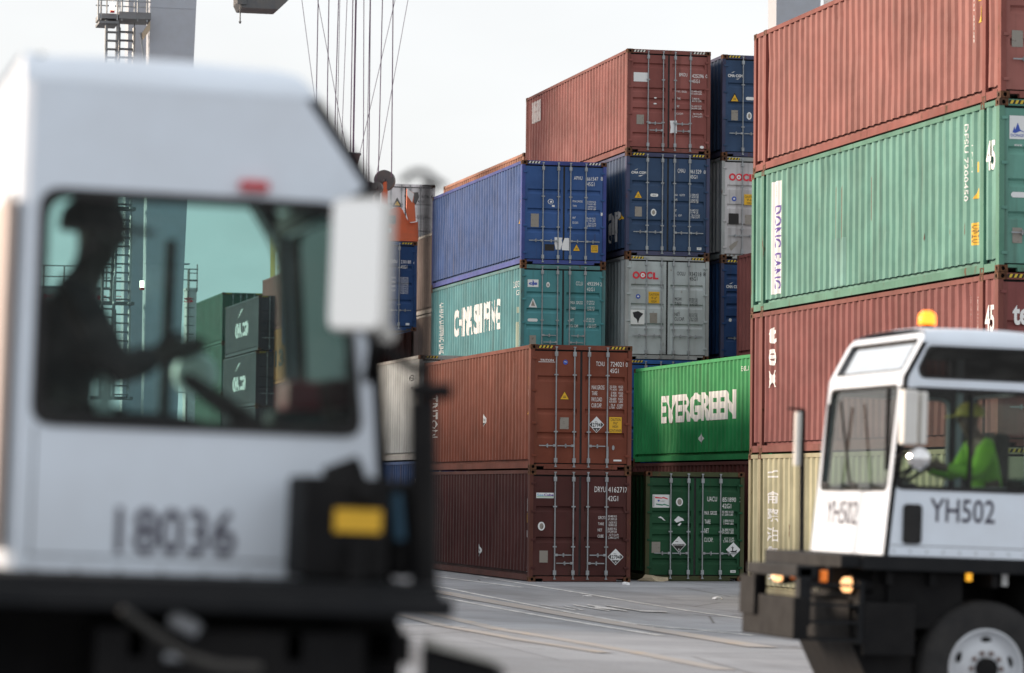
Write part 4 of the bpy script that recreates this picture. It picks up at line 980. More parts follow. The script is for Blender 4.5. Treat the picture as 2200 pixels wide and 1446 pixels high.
def crane_two():
    Y = 165.0
    def L(px, py, dy=0): v = at_y(px, py, Y + dy); return v
    a, b = L(60, 618), L(430, 655)
    c = empty("gantry_crane", (a.x, Y, 0)); tag(c, "distant crane beam with red lettering and railing, seen through the near truck's window", "crane")
    o = Vector((a.x, Y, 0)); z0, z1 = b.z, a.z; wid = b.x - a.x
    MB().box(-14, wid - 5.0, 0, 1.4, z0, z1).box(-14, wid - 5.0, -.03, 1.4, z0 - .06, z0 + .14).build("main_girder", CRANE2, c)
    MB().box(-14, wid - 4.6, -.7, 0, z1, z1 + .08).build("walkway", GRATE, c)
    q = MB()
    for k in range(22): q.tube((-14 + k * 1.05, -.68, z1), (-14 + k * 1.05, -.68, z1 + 1.1), .035, 6)
    for z in (.55, 1.1): q.tube((-14, -.68, z1 + z), (8.5, -.68, z1 + z), .03, 6)
    q.build("handrail", STEELD, c)
    fl = Flat(); k0 = L(93, 640).x - a.x; hgt = (z1 - z0) * .36; zc = (z0 + z1) / 2 - .1
    fl.text(REDP, "KONECRANES", k0, k0 + 7.6, zc - hgt / 2, zc + hgt / 2, .015); fl.build(c, lambda u, v, w: (u, -.03 - w, v))
    l0, l1 = L(403, 600).x - a.x, L(424, 600).x - a.x; zt = L(410, 618).z
    MB().box(l0, l1, .2, 1.2, 0, zt).box(l0 - .05, l1 + .05, .15, 1.25, zt - .12, zt).build("leg", CRANE2, c)
    MB().box(-13, -12, .2, 1.2, 0, z0).build("leg", CRANE2, c)
    q = MB(); q.tube((l0 + .05, .1, 4), (l0 + .05, .1, zt + .9), .05, 6); q.tube((l1, .1, zt - .2), (l1, .1, zt + 1.2), .03, 6)
    for z in (.35, .75): q.tube((l0, .1, zt + z), (l1, .1, zt + z), .025, 6)
    for k in range(10): q.box(l0 - .1, l0 + .35, -.1, .05, zt - .6 - k * .45, zt - .56 - k * .45)
    q.build("ladder", STEELD, c)
crane_two()

# ------------------------------------------------------------------ hoisted container and spreader
ORANGE = dusty("spreader_orange", (0.62, 0.135, 0.05), (0.25, 0.10, 0.06), 0.4, 0.5)
ROPE = plain("wire_rope", (0.13, 0.07, 0.14), 0.6, 0.1)
YS = 103.65
pr = at_y(897, 520, YS); ZT = pr.z; XS = pr.x - CW
c, lo, ro = container("dark blue container hanging from the orange spreader", XS, YS, ZT - HQ, HQ, P['blue3'], detail=2, group="stacked shipping containers")
d = DoorPrint((-289, 267, 482, 1143), HQ)
d.rows([("CXDU", 64, 618, 116, 642), ("230180", 144, 620, 220, 644), ("6", 240, 624, 250, 648), ("45G1", 144, 656, 192, 682)] + [("32.500 KGS", 142, 745 + 16 * k, 202, 757 + 16 * k) for k in range(8)] + [("MAX GROSS", 74, 745, 104, 757), ("TARE", 74, 776, 104, 788), ("NET", 74, 808, 104, 820), ("CU.CAP", 74, 840, 104, 852)])
d.r(STICK, 186, 1086, 214, 1102); d.build(c, lo, ro)
def spreader():
    c = empty("crane_spreader", (XS, YS, ZT)); tag(c, "orange crane spreader with sheaves and hoisting ropes gripping the blue container", "spreader")
    def L(px, py, dy=0.0): v = at_y(px, py, YS + dy); return (v.x - XS, v.z - ZT)
    # end beam, gable plate, main beam
    for y_ in (.02, 11.85): MB().box(-.02, CW + .03, y_, y_ + .32, .02, .28).build("end_beam", ORANGE, c)
    pk = [L(770, 516), L(900, 516), L(899, 478), L(882, 480), L(874, 470), L(866, 452), L(860, 446), L(851, 446), L(820, 458), L(770, 462)]
    MB().prism([(x, z + .02) for x, z in pk], 'y', .06, .30).build("gable_plate", ORANGE, c)
    a, b = L(832, 480), L(850, 463); MB().box(a[0], b[0], .02, .065, a[1], b[1]).build("inspection_hatch", STEELD, c)
    MB().box(.55, CW - .55, .3, 11.9, .1, .75).build("main_beam", ORANGE, c)
    MB().box(.2, CW - .2, 3.6, 8.6, .78, 1.35).build("head_block", ORANGE, c)
    for s in (0, 1):
        x0 = CW - .30 if s else .02
        q = [L(873, 406), L(888, 416), L(889, 430), L(892, 476), L(878, 478), L(872, 455)]
        if not s: q = [(CW - x, z) for x, z in q]
        f = MB().prism(q, 'y', -.12, .0).build("flipper_arm", ORANGE, c)
        q2 = [L(888, 414), L(897, 414), L(898, 426), L(892, 440), L(887, 436)]
        if not s: q2 = [(CW - x, z) for x, z in q2]
        MB().prism(q2, 'y', -.14, .02).build("flipper_guide", STEELD, f)
        q3 = [L(873, 406), L(888, 417), L(884, 436), L(873, 420)]
        if not s: q3 = [(CW - x, z) for x, z in q3]
        MB().prism(q3, 'y', -.126, -.12).build("flipper_face", STICK, f)
    fl = Flat(); a, b = L(792, 502), L(841, 490); fl.rect(STICK, a[0], b[0], a[1], b[1]); fl.text(BLACKP, "BROMMA", a[0] + .08, b[0] - .06, a[1] + .03, b[1] - .03, .02, 1); fl.build(c, lambda u, v, w: (u, .056 - w, v))
    for px, py, r, yy in ((826.5, 388, .36, 6.6), (794, 406, .24, 6.9), (770, 404, .24, 6.9), (810, 404, .2, 4.4)):
        x, z = L(px, py, yy); q = MB(); q.tube((x - .05, yy - .12, z), (x + .05, yy + .12, z), r, 24); q.tube((x - .1, yy - .2, z), (x + .1, yy + .2, z), .07, 10); q.build("sheave", STEELD, c)
        MB().box(x - .08, x + .08, yy - .16, yy + .16, .9, z - .05).build("sheave_bracket", ORANGE if r > .3 else STEELD, c)
    t, bt = L(755, 331, 5), L(759, 364, 5); rad = 21 * 108.5 / 7000
    q = MB(); q.tube((bt[0], 5, bt[1]), (t[0], 5, t[1]), rad * .34, 20, rad, caps=False); q.tube((t[0], 5, t[1] - .03), (t[0], 5, t[1] + .02), rad * 1.02, 20, rad * 1.02, caps=False); q.build("cable_basket", dusty("basket_grey", (.16, .16, .18), amount=.3), c)
    q = MB()
    for dx in (-.25, -.08, .08, .3): q.tube((bt[0] + dx * .4, 5, bt[1] + .03), (bt[0] + dx * 1.6, 5, 1.0), .03, 6)
    q.build("basket_stand", STEELD, c)
    Zr = 21.0 - ZT
    for x0, x1, y1, r in ((28, 118, 690, .014), (143, 118, 1350, .024), (140, 345, 1083, .014), (219, 198, 1350, .024), (287, 248, 1350, .024), (296, 270, 1350, .015), (347, 296, 1350, .015), (388, 370, 1083, .024),
                          (410, 390, 1083, .045), (466, 462, 1310, .02), (512, 499, 1310, .026), (509, 483, 1310, .016), (597, 568, 1225, .024), (686, 437, 1083, .014), (672, 661, 1250, .026), (777, 540, 1320, .014)):
        yy = 6.0
        a = L(640 + x0 / 3.286, 0, yy); b = L(640 + x1 / 3.286, y1 / 3.286, yy); t = (Zr - b[1]) / (a[1] - b[1])
        top = (b[0] + (a[0] - b[0]) * t, yy, Zr)
        if x0 == 28: b = (b[0] + (b[0] - a[0]) * .9, b[1] + (b[1] - a[1]) * .9)
        MB().tube((b[0], yy, b[1]), top, r * .75, 6).build("hoist_rope", ROPE, c)
spreader()

# ------------------------------------------------------------------ terminal tractors
BLK_SPEC = 0.18
CABW = dusty("white_truck_paint", (0.74, 0.815, 0.91), (0.56, 0.58, 0.62), 0.42, 0.34, 0.0, 2.2)
LINER = plain("cab_liner", (0.022, 0.024, 0.028), 0.85)
BLACKM = dusty("black_chassis", (0.006, 0.006, 0.007), (0.026, 0.024, 0.022), 0.4, 0.65)
DECKM = dusty("dark_deck", (0.009, 0.010, 0.012), (0.030, 0.030, 0.031), 0.4, 0.6)
for m_ in (BLACKM, DECKM): m_.node_tree.nodes["Principled BSDF"].inputs["Specular IOR Level"].default_value = BLK_SPEC
GLASS = glass("cab_glass", (0.60, 0.80, 0.785), 0.22)
GLASSD = glass("brow_glass", (0.80, 0.88, 0.86), 1.0)
GLASSR = glass("dim_cab_glass", (0.60, 0.70, 0.67), 0.45)
GLASSF = glass("windscreen_glass", (0.40, 0.52, 0.50), 0.9)
GLASSU = glass("dark_upper_glass", (0.16, 0.15, 0.15), 0.3)
MIRB = dusty("mirror_shell", (0.70, 0.69, 0.66), (0.4, 0.38, 0.35), 0.25, 0.4)
CHROME = plain("mirror_chrome", (0.75, 0.75, 0.76), 0.08, 1.0)
NUMBER = worn("number_print", (0.045, 0.038, 0.065), 0.08, (0.3, 0.3, 0.33), 9)
SEATM = dusty("seat_fabric", (0.028, 0.024, 0.024), (0.08, 0.07, 0.06), 0.4, 0.9)
RIM = dusty("white_rim", (0.55, 0.58, 0.62), (0.25, 0.2, 0.17), 0.35, 0.4)
ZD = 1.36
YR_, YL_ = -0.55, 1.20            # cab from its right to its left side, in the truck's own frame

def grow(pts, d):
    c = Vector((sum(p[0] for p in pts) / len(pts), sum(p[1] for p in pts) / len(pts)))
    out = []
    for p in pts:
        v = Vector(p) - c; out.append((p[0] + d * (1 if v.x > 0 else -1) * min(1, abs(v.x) / .12), p[1] + d * (1 if v.y > 0 else -1) * min(1, abs(v.y) / .12)))
    return out
UPWIN = rpoly([(.16, 1.365), (1.03, 1.365), (1.06, 1.43), (.975, 1.595), (.16, 1.60)], .035)

def truck(loc, rz, label, upper, FB=1.30, wx0=.16, ch_=.10, SL=.18, wf=.095, far=None, DF=1.47, DT=.115, gl=None, ugl=None):
    t = empty("terminal_tractor", loc, (0, 0.026 * (1 if abs(rz) < 1 else -1), rz)); tag(t, label, "truck", "terminal tractors")
    cab = MB(); lin = MB(); glz = []; trim = MB()
    BW, RFX = FB - .12, FB - .12 - SL
    SIDE_OUT = [(ch_, 0), (FB, 0), (BW, 1.37), (BW - .794 * SL, 1.64), (ch_, 1.64)]
    WIN = rpoly([(wx0, .53), (FB - wf, .53), (FB - wf - .10, 1.26), (wx0, 1.26)], .075)
    fv = math.hypot(1.37, .12); bv = math.hypot(.34, SL)
    def side(y, sgn): return lambda u, v, w: (u, y - sgn * w, ZD + v)
    def front(u, v, w): k = v / fv; return (FB - .12 * k - w, u, ZD + 1.37 * k)
    def brow(u, v, w): k = v / bv; return (BW - SL * k - w, u, ZD + 1.37 + .34 * k - w * .3)
    def rear(u, v, w): return (w, u, ZD + v)
    yr, yl = YR_, YL_
    WS = rrect(yr + .10, yl - .10, .50, 1.30, .06); BR = rrect(yr + .11, yl - .11, .05, bv - .055, .03); RW = rrect(yr + .25, yl - .25, .62, 1.28, .06)
    for y, sg in ((yl, 1), (yr, -1)):
        W0 = WIN; gl = gl or GLASS; ugl = ugl or gl
        if far and y == yl: W0 = rpoly([(wx0, .53), (FB - .07, .53), (FB - .17, 1.26), (FB - .34, far), (wx0, far)], .06)
        hs = [W0] + ([UPWIN] if upper else [])
        cab.plate(SIDE_OUT, hs, side(y, sg), .04); lin.plate([(p[0] * .98 + .01, p[1] * .985 + .01) for p in SIDE_OUT], [grow(h, .012) for h in hs], side(y - sg * .045, sg), .02)
        glz.append((grow(W0, .01), side(y - sg * .022, sg), gl))
        if upper: glz.append((grow(UPWIN, .01), side(y - sg * .022, sg), ugl))
        trim.plate(grow(W0, .028), [grow(W0, -.006)], side(y + sg * .008, sg), .02)
        if upper: trim.plate(grow(UPWIN, .012), [grow(UPWIN, -.01)], side(y + sg * .005, sg), .02)
    fo = [(yr, 0), (yl, 0), (yl, fv), (yr, fv)]; bo = [(yr, 0), (yl, 0), (yl, bv * .8), (yl - .03, bv * .93), (yl - .1, bv), (yr + .1, bv), (yr + .03, bv * .93), (yr, bv * .8)]; ro_ = [(yr + ch_, 0), (yl - ch_, 0), (yl - ch_, 1.64), (yl - .1, 1.74), (yr + .1, 1.74), (yr + ch_, 1.64)]
    cab.plate(fo, [WS], front, .04); cab.plate(bo, [BR], brow, .04); cab.plate(ro_, [RW], rear, .04)
    lin.plate([(p[0] * .97, p[1]) for p in fo], [grow(WS, .01)], lambda u, v, w: front(u, v, w + .045), .02); lin.plate([(p[0] * .97, p[1]) for p in ro_], [grow(RW, .01)], lambda u, v, w: rear(u, v, w + .045), .02)
    for h, f in ((WS, front), (BR, brow), (RW, rear)): glz.append((grow(h, .01), (lambda f: lambda u, v, w: f(u, v, w + .02))(f), GLASSD if f is brow else (gl if f is not front or gl is GLASS else GLASSF))); trim.plate(grow(h, .012 if f is not brow else .004), [grow(h, -.008)], (lambda f: lambda u, v, w: f(u, v, w - .006))(f), .02)
    for sg, y in ((1, yl), (-1, yr)):   # chamfered rear corners
        cab.add([(ch_, y, ZD), (0, y - sg * ch_, ZD), (0, y - sg * ch_, ZD + 1.64), (ch_, y, ZD + 1.64), (ch_ + .02, y - sg * .04, ZD), (.04, y - sg * (ch_ + .02), ZD), (.04, y - sg * (ch_ + .02), ZD + 1.64), (ch_ + .02, y - sg * .04, ZD + 1.64)],
                [(0, 1, 2, 3), (4, 7, 6, 5), (0, 4, 5, 1), (3, 2, 6, 7)])
    body = cab.build("cab", CABW, t)
    for y, sg in ((yl, 1), (yr, -1)):
        for k in range(9): MB().tube((ch_ + .06 + k * (FB - ch_ - .14) / 8, y + sg * .004, ZD + .035), (ch_ + .06 + k * (FB - ch_ - .14) / 8, y - sg * .004, ZD + .035), .009, 8).build("rivet", GALV, body)
        MB().box(wx0 - .02, FB - .05, y - sg * .002 - .003, y - sg * .002 + .003, ZD + .075, ZD + .081).build("panel_seam", RUBBER, body)
        MB().box(wx0 - .015, wx0 - .009, y - sg * .002 - .003, y - sg * .002 + .003, ZD + .081, ZD + .50).build("panel_seam", RUBBER, body)
    # roof: a crowned sheet
    rf = MB(); sec = [(-.002, 1.632), (.002, 1.648), (.012, 1.668), (.035, 1.695), (.075, 1.718), (.13, 1.735), (.22, 1.748), (.4, 1.758)]; W_ = yl - yr
    sec = sec + [(W_ / 2, 1.765)] + [(W_ - d, z) for d, z in sec[::-1]]; n = len(sec); vs = []
    def xe(z): return BW - SL * (z - 1.37) / .34
    for k, (fx, dz) in enumerate(((1.0, 0), (.93, .004), (.6, .012), (.3, .012), (.1, .004), (0.0, 0))):
        for d, z in sec: vs.append((xe(min(z, 1.72)) * fx - .003, yr + d, ZD + z + dz * (1 if z > 1.7 else 0) - (.012 if k == 0 and z > 1.72 else 0)))
    rf.add(vs, [(i * n + k, i * n + k + 1, (i + 1) * n + k + 1, (i + 1) * n + k) for i in range(5) for k in range(n - 1)]); rf.smooth = True
    rf.build("roof", CABW, t)
    lin.box(.06, RFX - .02, yr + .05, yl - .05, ZD + 1.60, ZD + 1.63); lin.box(.05, FB - .05, yr + .03, yl - .03, ZD + .005, ZD + .03)
    lin.build("cab_lining", LINER, t); trim.build("window_rubber", RUBBER, t)
    for pts, f, m in glz: MB().add([f(p[0], p[1], 0) for p in pts], [tuple(range(len(pts)))]).build("window_pane", m, t)
    # inside: dashboard, seat, steering wheel
    MB().prism([(.92, .30), (1.22, .12), (1.20, .52), (1.05, .56), (.95, .50)], 'y', yr + .08, yl - .08).build("dashboard", LINER, t).location = (0, 0, ZD)
    s = MB().bbox(.10, .58, .10, .62, ZD + .22, ZD + .40, .05).build("seat", SEATM, t)
    MB().bbox(.06, .20, .10, .62, ZD + .36, ZD + .98, .05).build("seat_back", SEATM, s)
    st = MB(); cx, cz, ry = .86, ZD + .60, .36; up = Vector((.55, 0, .83)).normalized(); ax = Vector((0, 1, 0)); az = up.cross(ax)
    ring = [Vector((cx, ry, cz)) + (ax * math.cos(2 * math.pi * k / 20) + az * math.sin(2 * math.pi * k / 20)) * .215 for k in range(21)]
    st.path(ring, .016, 6)
    for k in (0, 7, 13): st.tube((cx, ry, cz), ring[k], .012, 6)
    st.tube((cx, ry, cz), (1.08, ry, ZD + .35), .03, 8); st.build("steering_wheel", BLACKM, t)
    # deck, chassis, wheels
    MB().bbox(-2.2, DF, -1.22, 1.22, ZD - DT, ZD - .006, .012).build("deck", DECKM, t)
    ch = MB()
    for y in (-.45, .37): ch.box(-3.4, 1.35, y, y + .08, ZD - .42, ZD - .12)
    ch.box(-.55, 1.25, -.36, .36, ZD - .62, ZD - .125); ch.box(.6, 1.2, .5, 1.05, ZD - .55, ZD - .13); ch.box(-.3, .1, .55, 1.1, ZD - .7, ZD - .13); ch.box(.25, 1.1, -1.1, -.5, ZD - .62, ZD - .13); ch.box(-1.6, -.4, -1.1, -.5, ZD - .7, ZD - .13)
    for x in (-.15, .35, .85, 1.2): ch.box(x, x + .05, -1.1, 1.15, ZD - .22, ZD - .125)
    ch.tube((.42, -1.0, .52), (.42, 1.0, .52), .07, 10); ch.tube((-2.6, -1.0, .52), (-2.6, 1.0, .52), .1, 10); ch.box(-3.4, -1.9, -.5, .5, ZD - .2, ZD - .1)
    ch.build("chassis", BLACKM, t)
    for x, y, wd in ((.42, 1.12, .28), (.42, -1.12, .28), (-2.6, 1.0, .55), (-2.6, -1.0, .55)):
        sg = 1 if y > 0 else -1; w = empty("wheel", (x, y, .52), parent=t); ty = MB(); N = 40
        pr_ = [(.30, 0), (.34, .004), (.44, .012), (.49, .0), (.515, -.03), (.52, -wd / 2), (.515, -wd + .03), (.46, -wd), (.30, -wd + .02)]
        vs = [(r * math.cos(2 * math.pi * k / N), sg * d, r * math.sin(2 * math.pi * k / N)) for r, d in pr_ for k in range(N)]
        ty.add(vs, [(i * N + k, i * N + (k + 1) % N, (i + 1) * N + (k + 1) % N, (i + 1) * N + k) for i in range(len(pr_) - 1) for k in range(N)]); ty.smooth = True; ty.build("tyre", RUBBER, w)
        rm = MB(); pr_ = [(.305, .0), (.30, .015), (.288, .018), (.28, -.02), (.262, -.05), (.22, -.045), (.165, -.005), (.15, .0), (.085, .0)]
        vs = [(r * math.cos(2 * math.pi * k / N), sg * d, r * math.sin(2 * math.pi * k / N)) for r, d in pr_ for k in range(N)]
        rm.add(vs, [(i * N + k, i * N + (k + 1) % N, (i + 1) * N + (k + 1) % N, (i + 1) * N + k) for i in range(len(pr_) - 1) for k in range(N)]); rm.smooth = True; rm.build("rim", RIM, w)
        hb = MB(); hb.tube((0, sg * -.03, 0), (0, sg * .05, 0), .082, 20); hb.build("hub", BLACKM, w)
        nt_ = MB()
        for k in range(10): a = 2 * math.pi * k / 10; nt_.tube((.122 * math.cos(a), sg * -.01, .122 * math.sin(a)), (.122 * math.cos(a), sg * .025, .122 * math.sin(a)), .017, 6)
        nt_.build("wheel_nuts", dusty("rusty_nuts", (.12, .06, .045), amount=.3), w)["kind"] = "stuff"
        ho = MB()
        for k in range(5):
            a = 2 * math.pi * (k + .3) / 5; cx_, cz_ = .215 * math.cos(a), .215 * math.sin(a); e1 = Vector((-math.sin(a), 0, math.cos(a))); e2 = Vector((math.cos(a), 0, math.sin(a)))
            ps = [Vector((cx_, sg * (-.0345 + .0), cz_)) + e1 * (.045 * math.cos(q * .628)) + e2 * (.026 * math.sin(q * .628)) + Vector((0, sg * (.0), 0)) for q in range(10)]
            ps = [Vector((p.x, sg * (-.018 if math.hypot(p.x, p.z) < .19 else -.040 if math.hypot(p.x, p.z) > .2 else -.028), p.z)) for p in ps]
            ho.add(ps, [tuple(range(10))])
        ho.build("hand_hole", HOLE, w)["kind"] = "stuff"
    return t
def to_local(t):
    m = Matrix.Translation(t.location) @ t.rotation_euler.to_matrix().to_4x4(); return m.inverted()

# --- right truck, driving left past the long containers
TR = truck((9.67, 24.62, .222), math.pi, "white terminal tractor numbered YH502 with lit orange beacon and hi-vis driver", True, gl=GLASSR, ugl=GLASSU)
IR = to_local(TR)
def LR(px, py, Y): return IR @ at_y(px, py, Y)
def LRX(px, py, X): return IR @ at_x(px, py, X)
b_ = LR(1992, 684, 24.15)
bc = MB(); bc.smooth = True; bc.tube((b_.x, b_.y, b_.z - .05), (b_.x, b_.y, b_.z + .03), .072, 16, .066); bc.tube((b_.x, b_.y, b_.z + .03), (b_.x, b_.y, b_.z + .058), .066, 16, .035)
bc.build("beacon", plain("beacon_lit", (.9, .3, .02), .3, emit=(1.0, .19, .012), estr=2.6), TR)
MB().tube((b_.x, b_.y, ZD + 1.74), (b_.x, b_.y, b_.z - .05), .05, 12).build("beacon_base", BLACKM, TR)
def flat_on(t, pts_fn, build): fl = Flat(); build(fl); fl.build(t, pts_fn)
a, b = LR(1997, 1118, 23.42), LR(2138, 1070, 23.42)
fl = Flat(); fl.text(NUMBER, "YH502", -a.x, -b.x, a.z - .01, a.z + .17, .008); fl.build(TR, lambda u, v, w: (-u, YL_ + w, v))
fl = Flat(); fl.text(NUMBER, "YH502", -.15, .60, .22, .41, .008); fl.build(TR, lambda u, v, w: (1.30 - .12 * v / 1.375 + w, u - .1, ZD + v))
a, b = LR(1938, 1168, 23.42), LR(1980, 1084, 23.42)
MB().plate(rrect(min(a.x, b.x), max(a.x, b.x), a.z, b.z, .03), [], lambda u, v, w: (u, YL_ + w, v), .02).build("door_latch", RUBBER, TR)
for px0, py0, px1, py1 in ((1766, 1038, 1782, 868), (1826, 1038, 1806, 862)): MB().tube(LRX(px0, py0, 8.40), LRX(px1, py1, 8.46), .012, 6).path([LRX(px0, py0, 8.40), LRX(px0 + 14, py0 + 6, 8.36)], .016, 6).build("wiper", RUBBER, TR)
m = MB(); a, b = LR(1934, 955, 23.15), LR(1969, 838, 23.15); m.bbox(min(a.x, b.x), max(a.x, b.x), a.y - .06, a.y + .06, a.z, b.z, .02)
a2, b2 = LR(1973, 955, 23.15), LR(1990, 842, 23.15); m.bbox(min(a2.x, b2.x), max(a2.x, b2.x), a.y - .05, a.y + .05, a2.z, b2.z, .015); mir = m.build("mirror", MIRB, TR)
v = LR(1975, 985, 23.13); m = MB(); m.smooth = True
rings = [(.0, .045), (.05, .038), (.08, .02), (.09, -.01)]
for (r0, d0), (r1, d1) in zip(rings[:-1], rings[1:]): m.tube((v.x, v.y + d0, v.z), (v.x, v.y + d1, v.z), max(r0, .001), 18, r1, caps=False)
m.tube((v.x, v.y - .01, v.z), (v.x, v.y - .03, v.z), .09, 18, .05); m.build("convex_mirror", CHROME, TR)
m = MB(); cn = Vector((1.12, YL_, ZD + 1.22))
m.path([cn, LR(1935, 832, 23.3), LR(1958, 836, 23.15)], .013, 6); m.build("mirror_bracket", BLACKM, TR)
MB().path([Vector((1.2, YL_, ZD + .6)), LR(1925, 985, 23.3), LR(1970, 960, 23.15)], .013, 6).build("mirror_bracket", BLACKM, TR); MB().tube(LR(1910, 835, 23.36), LR(1905, 1010, 23.36), .018, 6).build("grab_rail", BLACKM, TR)
a, b = LR(2083, 1052, 23.42), LR(2083, 838, 23.42); MB().box(a.x - .014, a.x + .014, YL_ - .03, YL_ + .004, ZD + .52, ZD + 1.27).build("window_divider", RUBBER, TR)
# pole on the front deck corner
p0, p1 = LR(1722, 1184, 24.35), LR(1724, 880, 24.35); m = MB(); m.tube(p0, p1, .024, 10); m.tube(p1, p1 + Vector((.12, 0, .005)), .010, 6); m.build("deck_pole", BLACKM, TR)
p0, p1 = LR(1711, 1000, 24.33), LR(1712, 885, 24.33); MB().box(p0.x - .02, p0.x + .02, p0.y - .02, p0.y + .03, p0.z, p1.z).build("pole_reflector", MIRB, TR)
# deck nose, bumper with side steps
p0 = LR(1720, 1200, 23.45); m = MB(); m.prism([(1.30, YL_), (1.62, YL_ - .05), (1.72, YL_ - .5), (1.72, -.1), (1.30, -.5)], 'z', ZD - .10, ZD - .008); m.build("deck_nose", DECKM, TR)
xb = 9.67 - 7.70; yn = 24.62 - 23.45
m = MB(); m.bbox(xb - .10, xb + .02, yn - 1.30, yn, ZD - .66, ZD - .34, .015); m.box(xb + .02, xb + .05, yn - 1.28, yn - .9, ZD - .5, ZD - .2); m.build("bumper", BLACKM, TR)
m = MB(); m.bbox(xb - .16, xb + .0, yn - 1.27, yn - .02, ZD - .19, ZD - .10, .012)
for y in (yn - 1.24, yn - .14): m.box(xb - .12, xb - .03, y, y + .12, ZD - .55, ZD - .12)
m.build("bumper_bar", DECKM, TR)
for z in (-.25, -.40, -.53, -.66): MB().box(xb - .52, xb - .10, yn - .20, yn + .0, ZD + z, ZD + z + .02).build("step", DECKM, TR)
MB().box(xb - .54, xb - .50, yn - .25, yn - .005, ZD - .68, ZD - .2).build("step_plate", DECKM, TR)
MB().bbox(xb - .95, xb - .54, yn - .06, yn + .01, ZD - .76, ZD - .36, .015).build("side_plate", BLACKM, TR)
m = MB(); m.prism([(1.50, ZD - .36), (1.48, ZD - .66), (1.30, ZD - 1.02), (.98, ZD - 1.02), (.98, ZD - .13), (1.30, ZD - .13), (1.42, ZD - .34)], 'y', -.30, yn - .16); m.build("engine_guard", BLACKM, TR)
for k in range(3): MB().box(1.30, 1.305 + .12, -.2, yn - .2, ZD - .16 - .06 * k, ZD - .145 - .06 * k).build("grille_slat", DECKM, TR)
MB().bbox(xb - .55, xb - .2, yn - .4, yn - .3, ZD - .27, ZD - .10, .01).build("step_guard", DECKM, TR)
HEADL = plain("headlamp_lit", (1, .85, .6), .3, emit=(1.0, .50, .20), estr=1.6)
AMB = plain("amber_marker", (.8, .2, .02), .35, emit=(1.0, .22, .02), estr=.25)
for px, py, rx, rz in ((1665, 1234, 9, 15), (1813, 1256, 10, 19)):
    v = LRX(px, py, 8.16); m = MB(); s_ = .5 / 7000 * 24 * 2
    m.smooth = True; m.tube((v.x - .05, v.y, v.z), (v.x, v.y, v.z), .058, 16, .056); m.tube((v.x, v.y, v.z), (v.x + .02, v.y, v.z), .056, 16, .03); m.build("headlight", HEADL, TR)
    MB().tube((v.x - .22, v.y, v.z), (v.x - .052, v.y, v.z), .06, 14, .082).build("headlight_bucket", BLACKM, TR)
for px, py in ((1708, 1232), (1771, 1238)):
    v = LRX(px, py, 7.98); MB().bbox(v.x - .02, v.x + .03, v.y - .03, v.y + .03, v.z - .045, v.z + .045, .01).build("marker_lamp", AMB, TR)
    MB().box(v.x - .05, v.x - .02, v.y - .02, v.y + .02, v.z - .05, ZD - .1).build("lamp_bracket", BLACKM, TR)
v = LRX(1752, 1258, 8.14); MB().tube((v.x - .03, v.y, v.z), (v.x, v.y, v.z), .05, 12, .045).build("fog_lamp", dusty("lamp_glass", (.5, .47, .34), amount=.2), TR)
v = LR(2080, 1240, 23.6); MB().box(v.x - .02, v.x + .02, v.y, v.y + .03, v.z - .03, v.z + .03).build("side_marker", plain("side_marker_lit", (.8, .4, .03), .4, emit=(1, .45, .03), estr=.8), TR)
v = LR(2157, 1245, 23.6); MB().box(v.x - .025, v.x + .025, v.y, v.y + .02, v.z - .05, v.z + .05).build("chassis_label", STICK, TR)

# --- near truck on the left, driving right, far out of focus
TL = truck((.795, 11.30, .405), 0.0, "blurred white terminal tractor numbered 18036 filling the left foreground", False, FB=1.295, wx0=.09, ch_=.03, SL=.25, wf=.15, far=1.52, DF=1.36, DT=.07)
IL = to_local(TL)
def LL(px, py, Y): return IL @ at_y(px, py, Y)
NY = 10.75
a, b = LL(246, 1190, NY), LL(508, 1095, NY)
fl = Flat(); fl.text(NUMBER, "18036", a.x, b.x, (a.z + b.z) / 2 - .078, (a.z + b.z) / 2 + .078, .016); fl.build(TL, lambda u, v, w: (u, YR_ - w, v))
a = LL(545, 401, NY); MB().bbox(a.x - .05, a.x + .05, YR_ - .03, YR_, a.z - .018, a.z + .018, .01).build("clearance_lamp", plain("red_lens", (.55, .03, .04), .3), TL)
a, b = LL(727, 712, 10.45), LL(820, 427, 10.45); cx_ = (a.x + b.x) / 2; hz = (b.z - a.z) / 2
mo = MB().bbox(-.10, .10, -.03, .06, -hz, hz, .03).build("mirror", MIRB, TL, (cx_, a.y, (a.z + b.z) / 2)); mo.rotation_euler = (0, 0, R(-34))
MB().plate(rrect(-.09, .09, -hz + .012, hz - .012, .03), [], lambda u, v, w: (u, -.031 - w, v), .004).build("mirror_glass", CHROME, mo)
for pts_, r_ in (([LL(790, 430, 10.5), LL(800, 405, 10.55), Vector((1.08, YR_, ZD + 1.28))], .016), ([LL(790, 712, 10.5), LL(800, 740, 10.6), Vector((1.18, YR_, ZD + .7))], .016),
                 ([LL(862, 392, 10.4), LL(885, 372, 10.4), LL(912, 370, 10.4), LL(940, 392, 10.4), LL(958, 402, 10.4)], .012), ([LL(822, 745, 10.45), LL(900, 800, 10.4)], .018), ([LL(880, 838, 10.4), LL(968, 842, 10.4)], .028)):
    MB().path(pts_, r_, 8).build("mirror_bracket", BLACKM, TL)
p0, p1 = LL(912, 1290, 10.42), LL(918, 392, 10.42); m = MB(); m.tube(p0, p1, .02, 10); m.build("exhaust_pipe", BLACKM, TL)
p1 = LL(908, 860, 10.42); m = MB(); m.tube(p0, p1, .045, 14); m.build("exhaust_shield", BLACKM, TL)
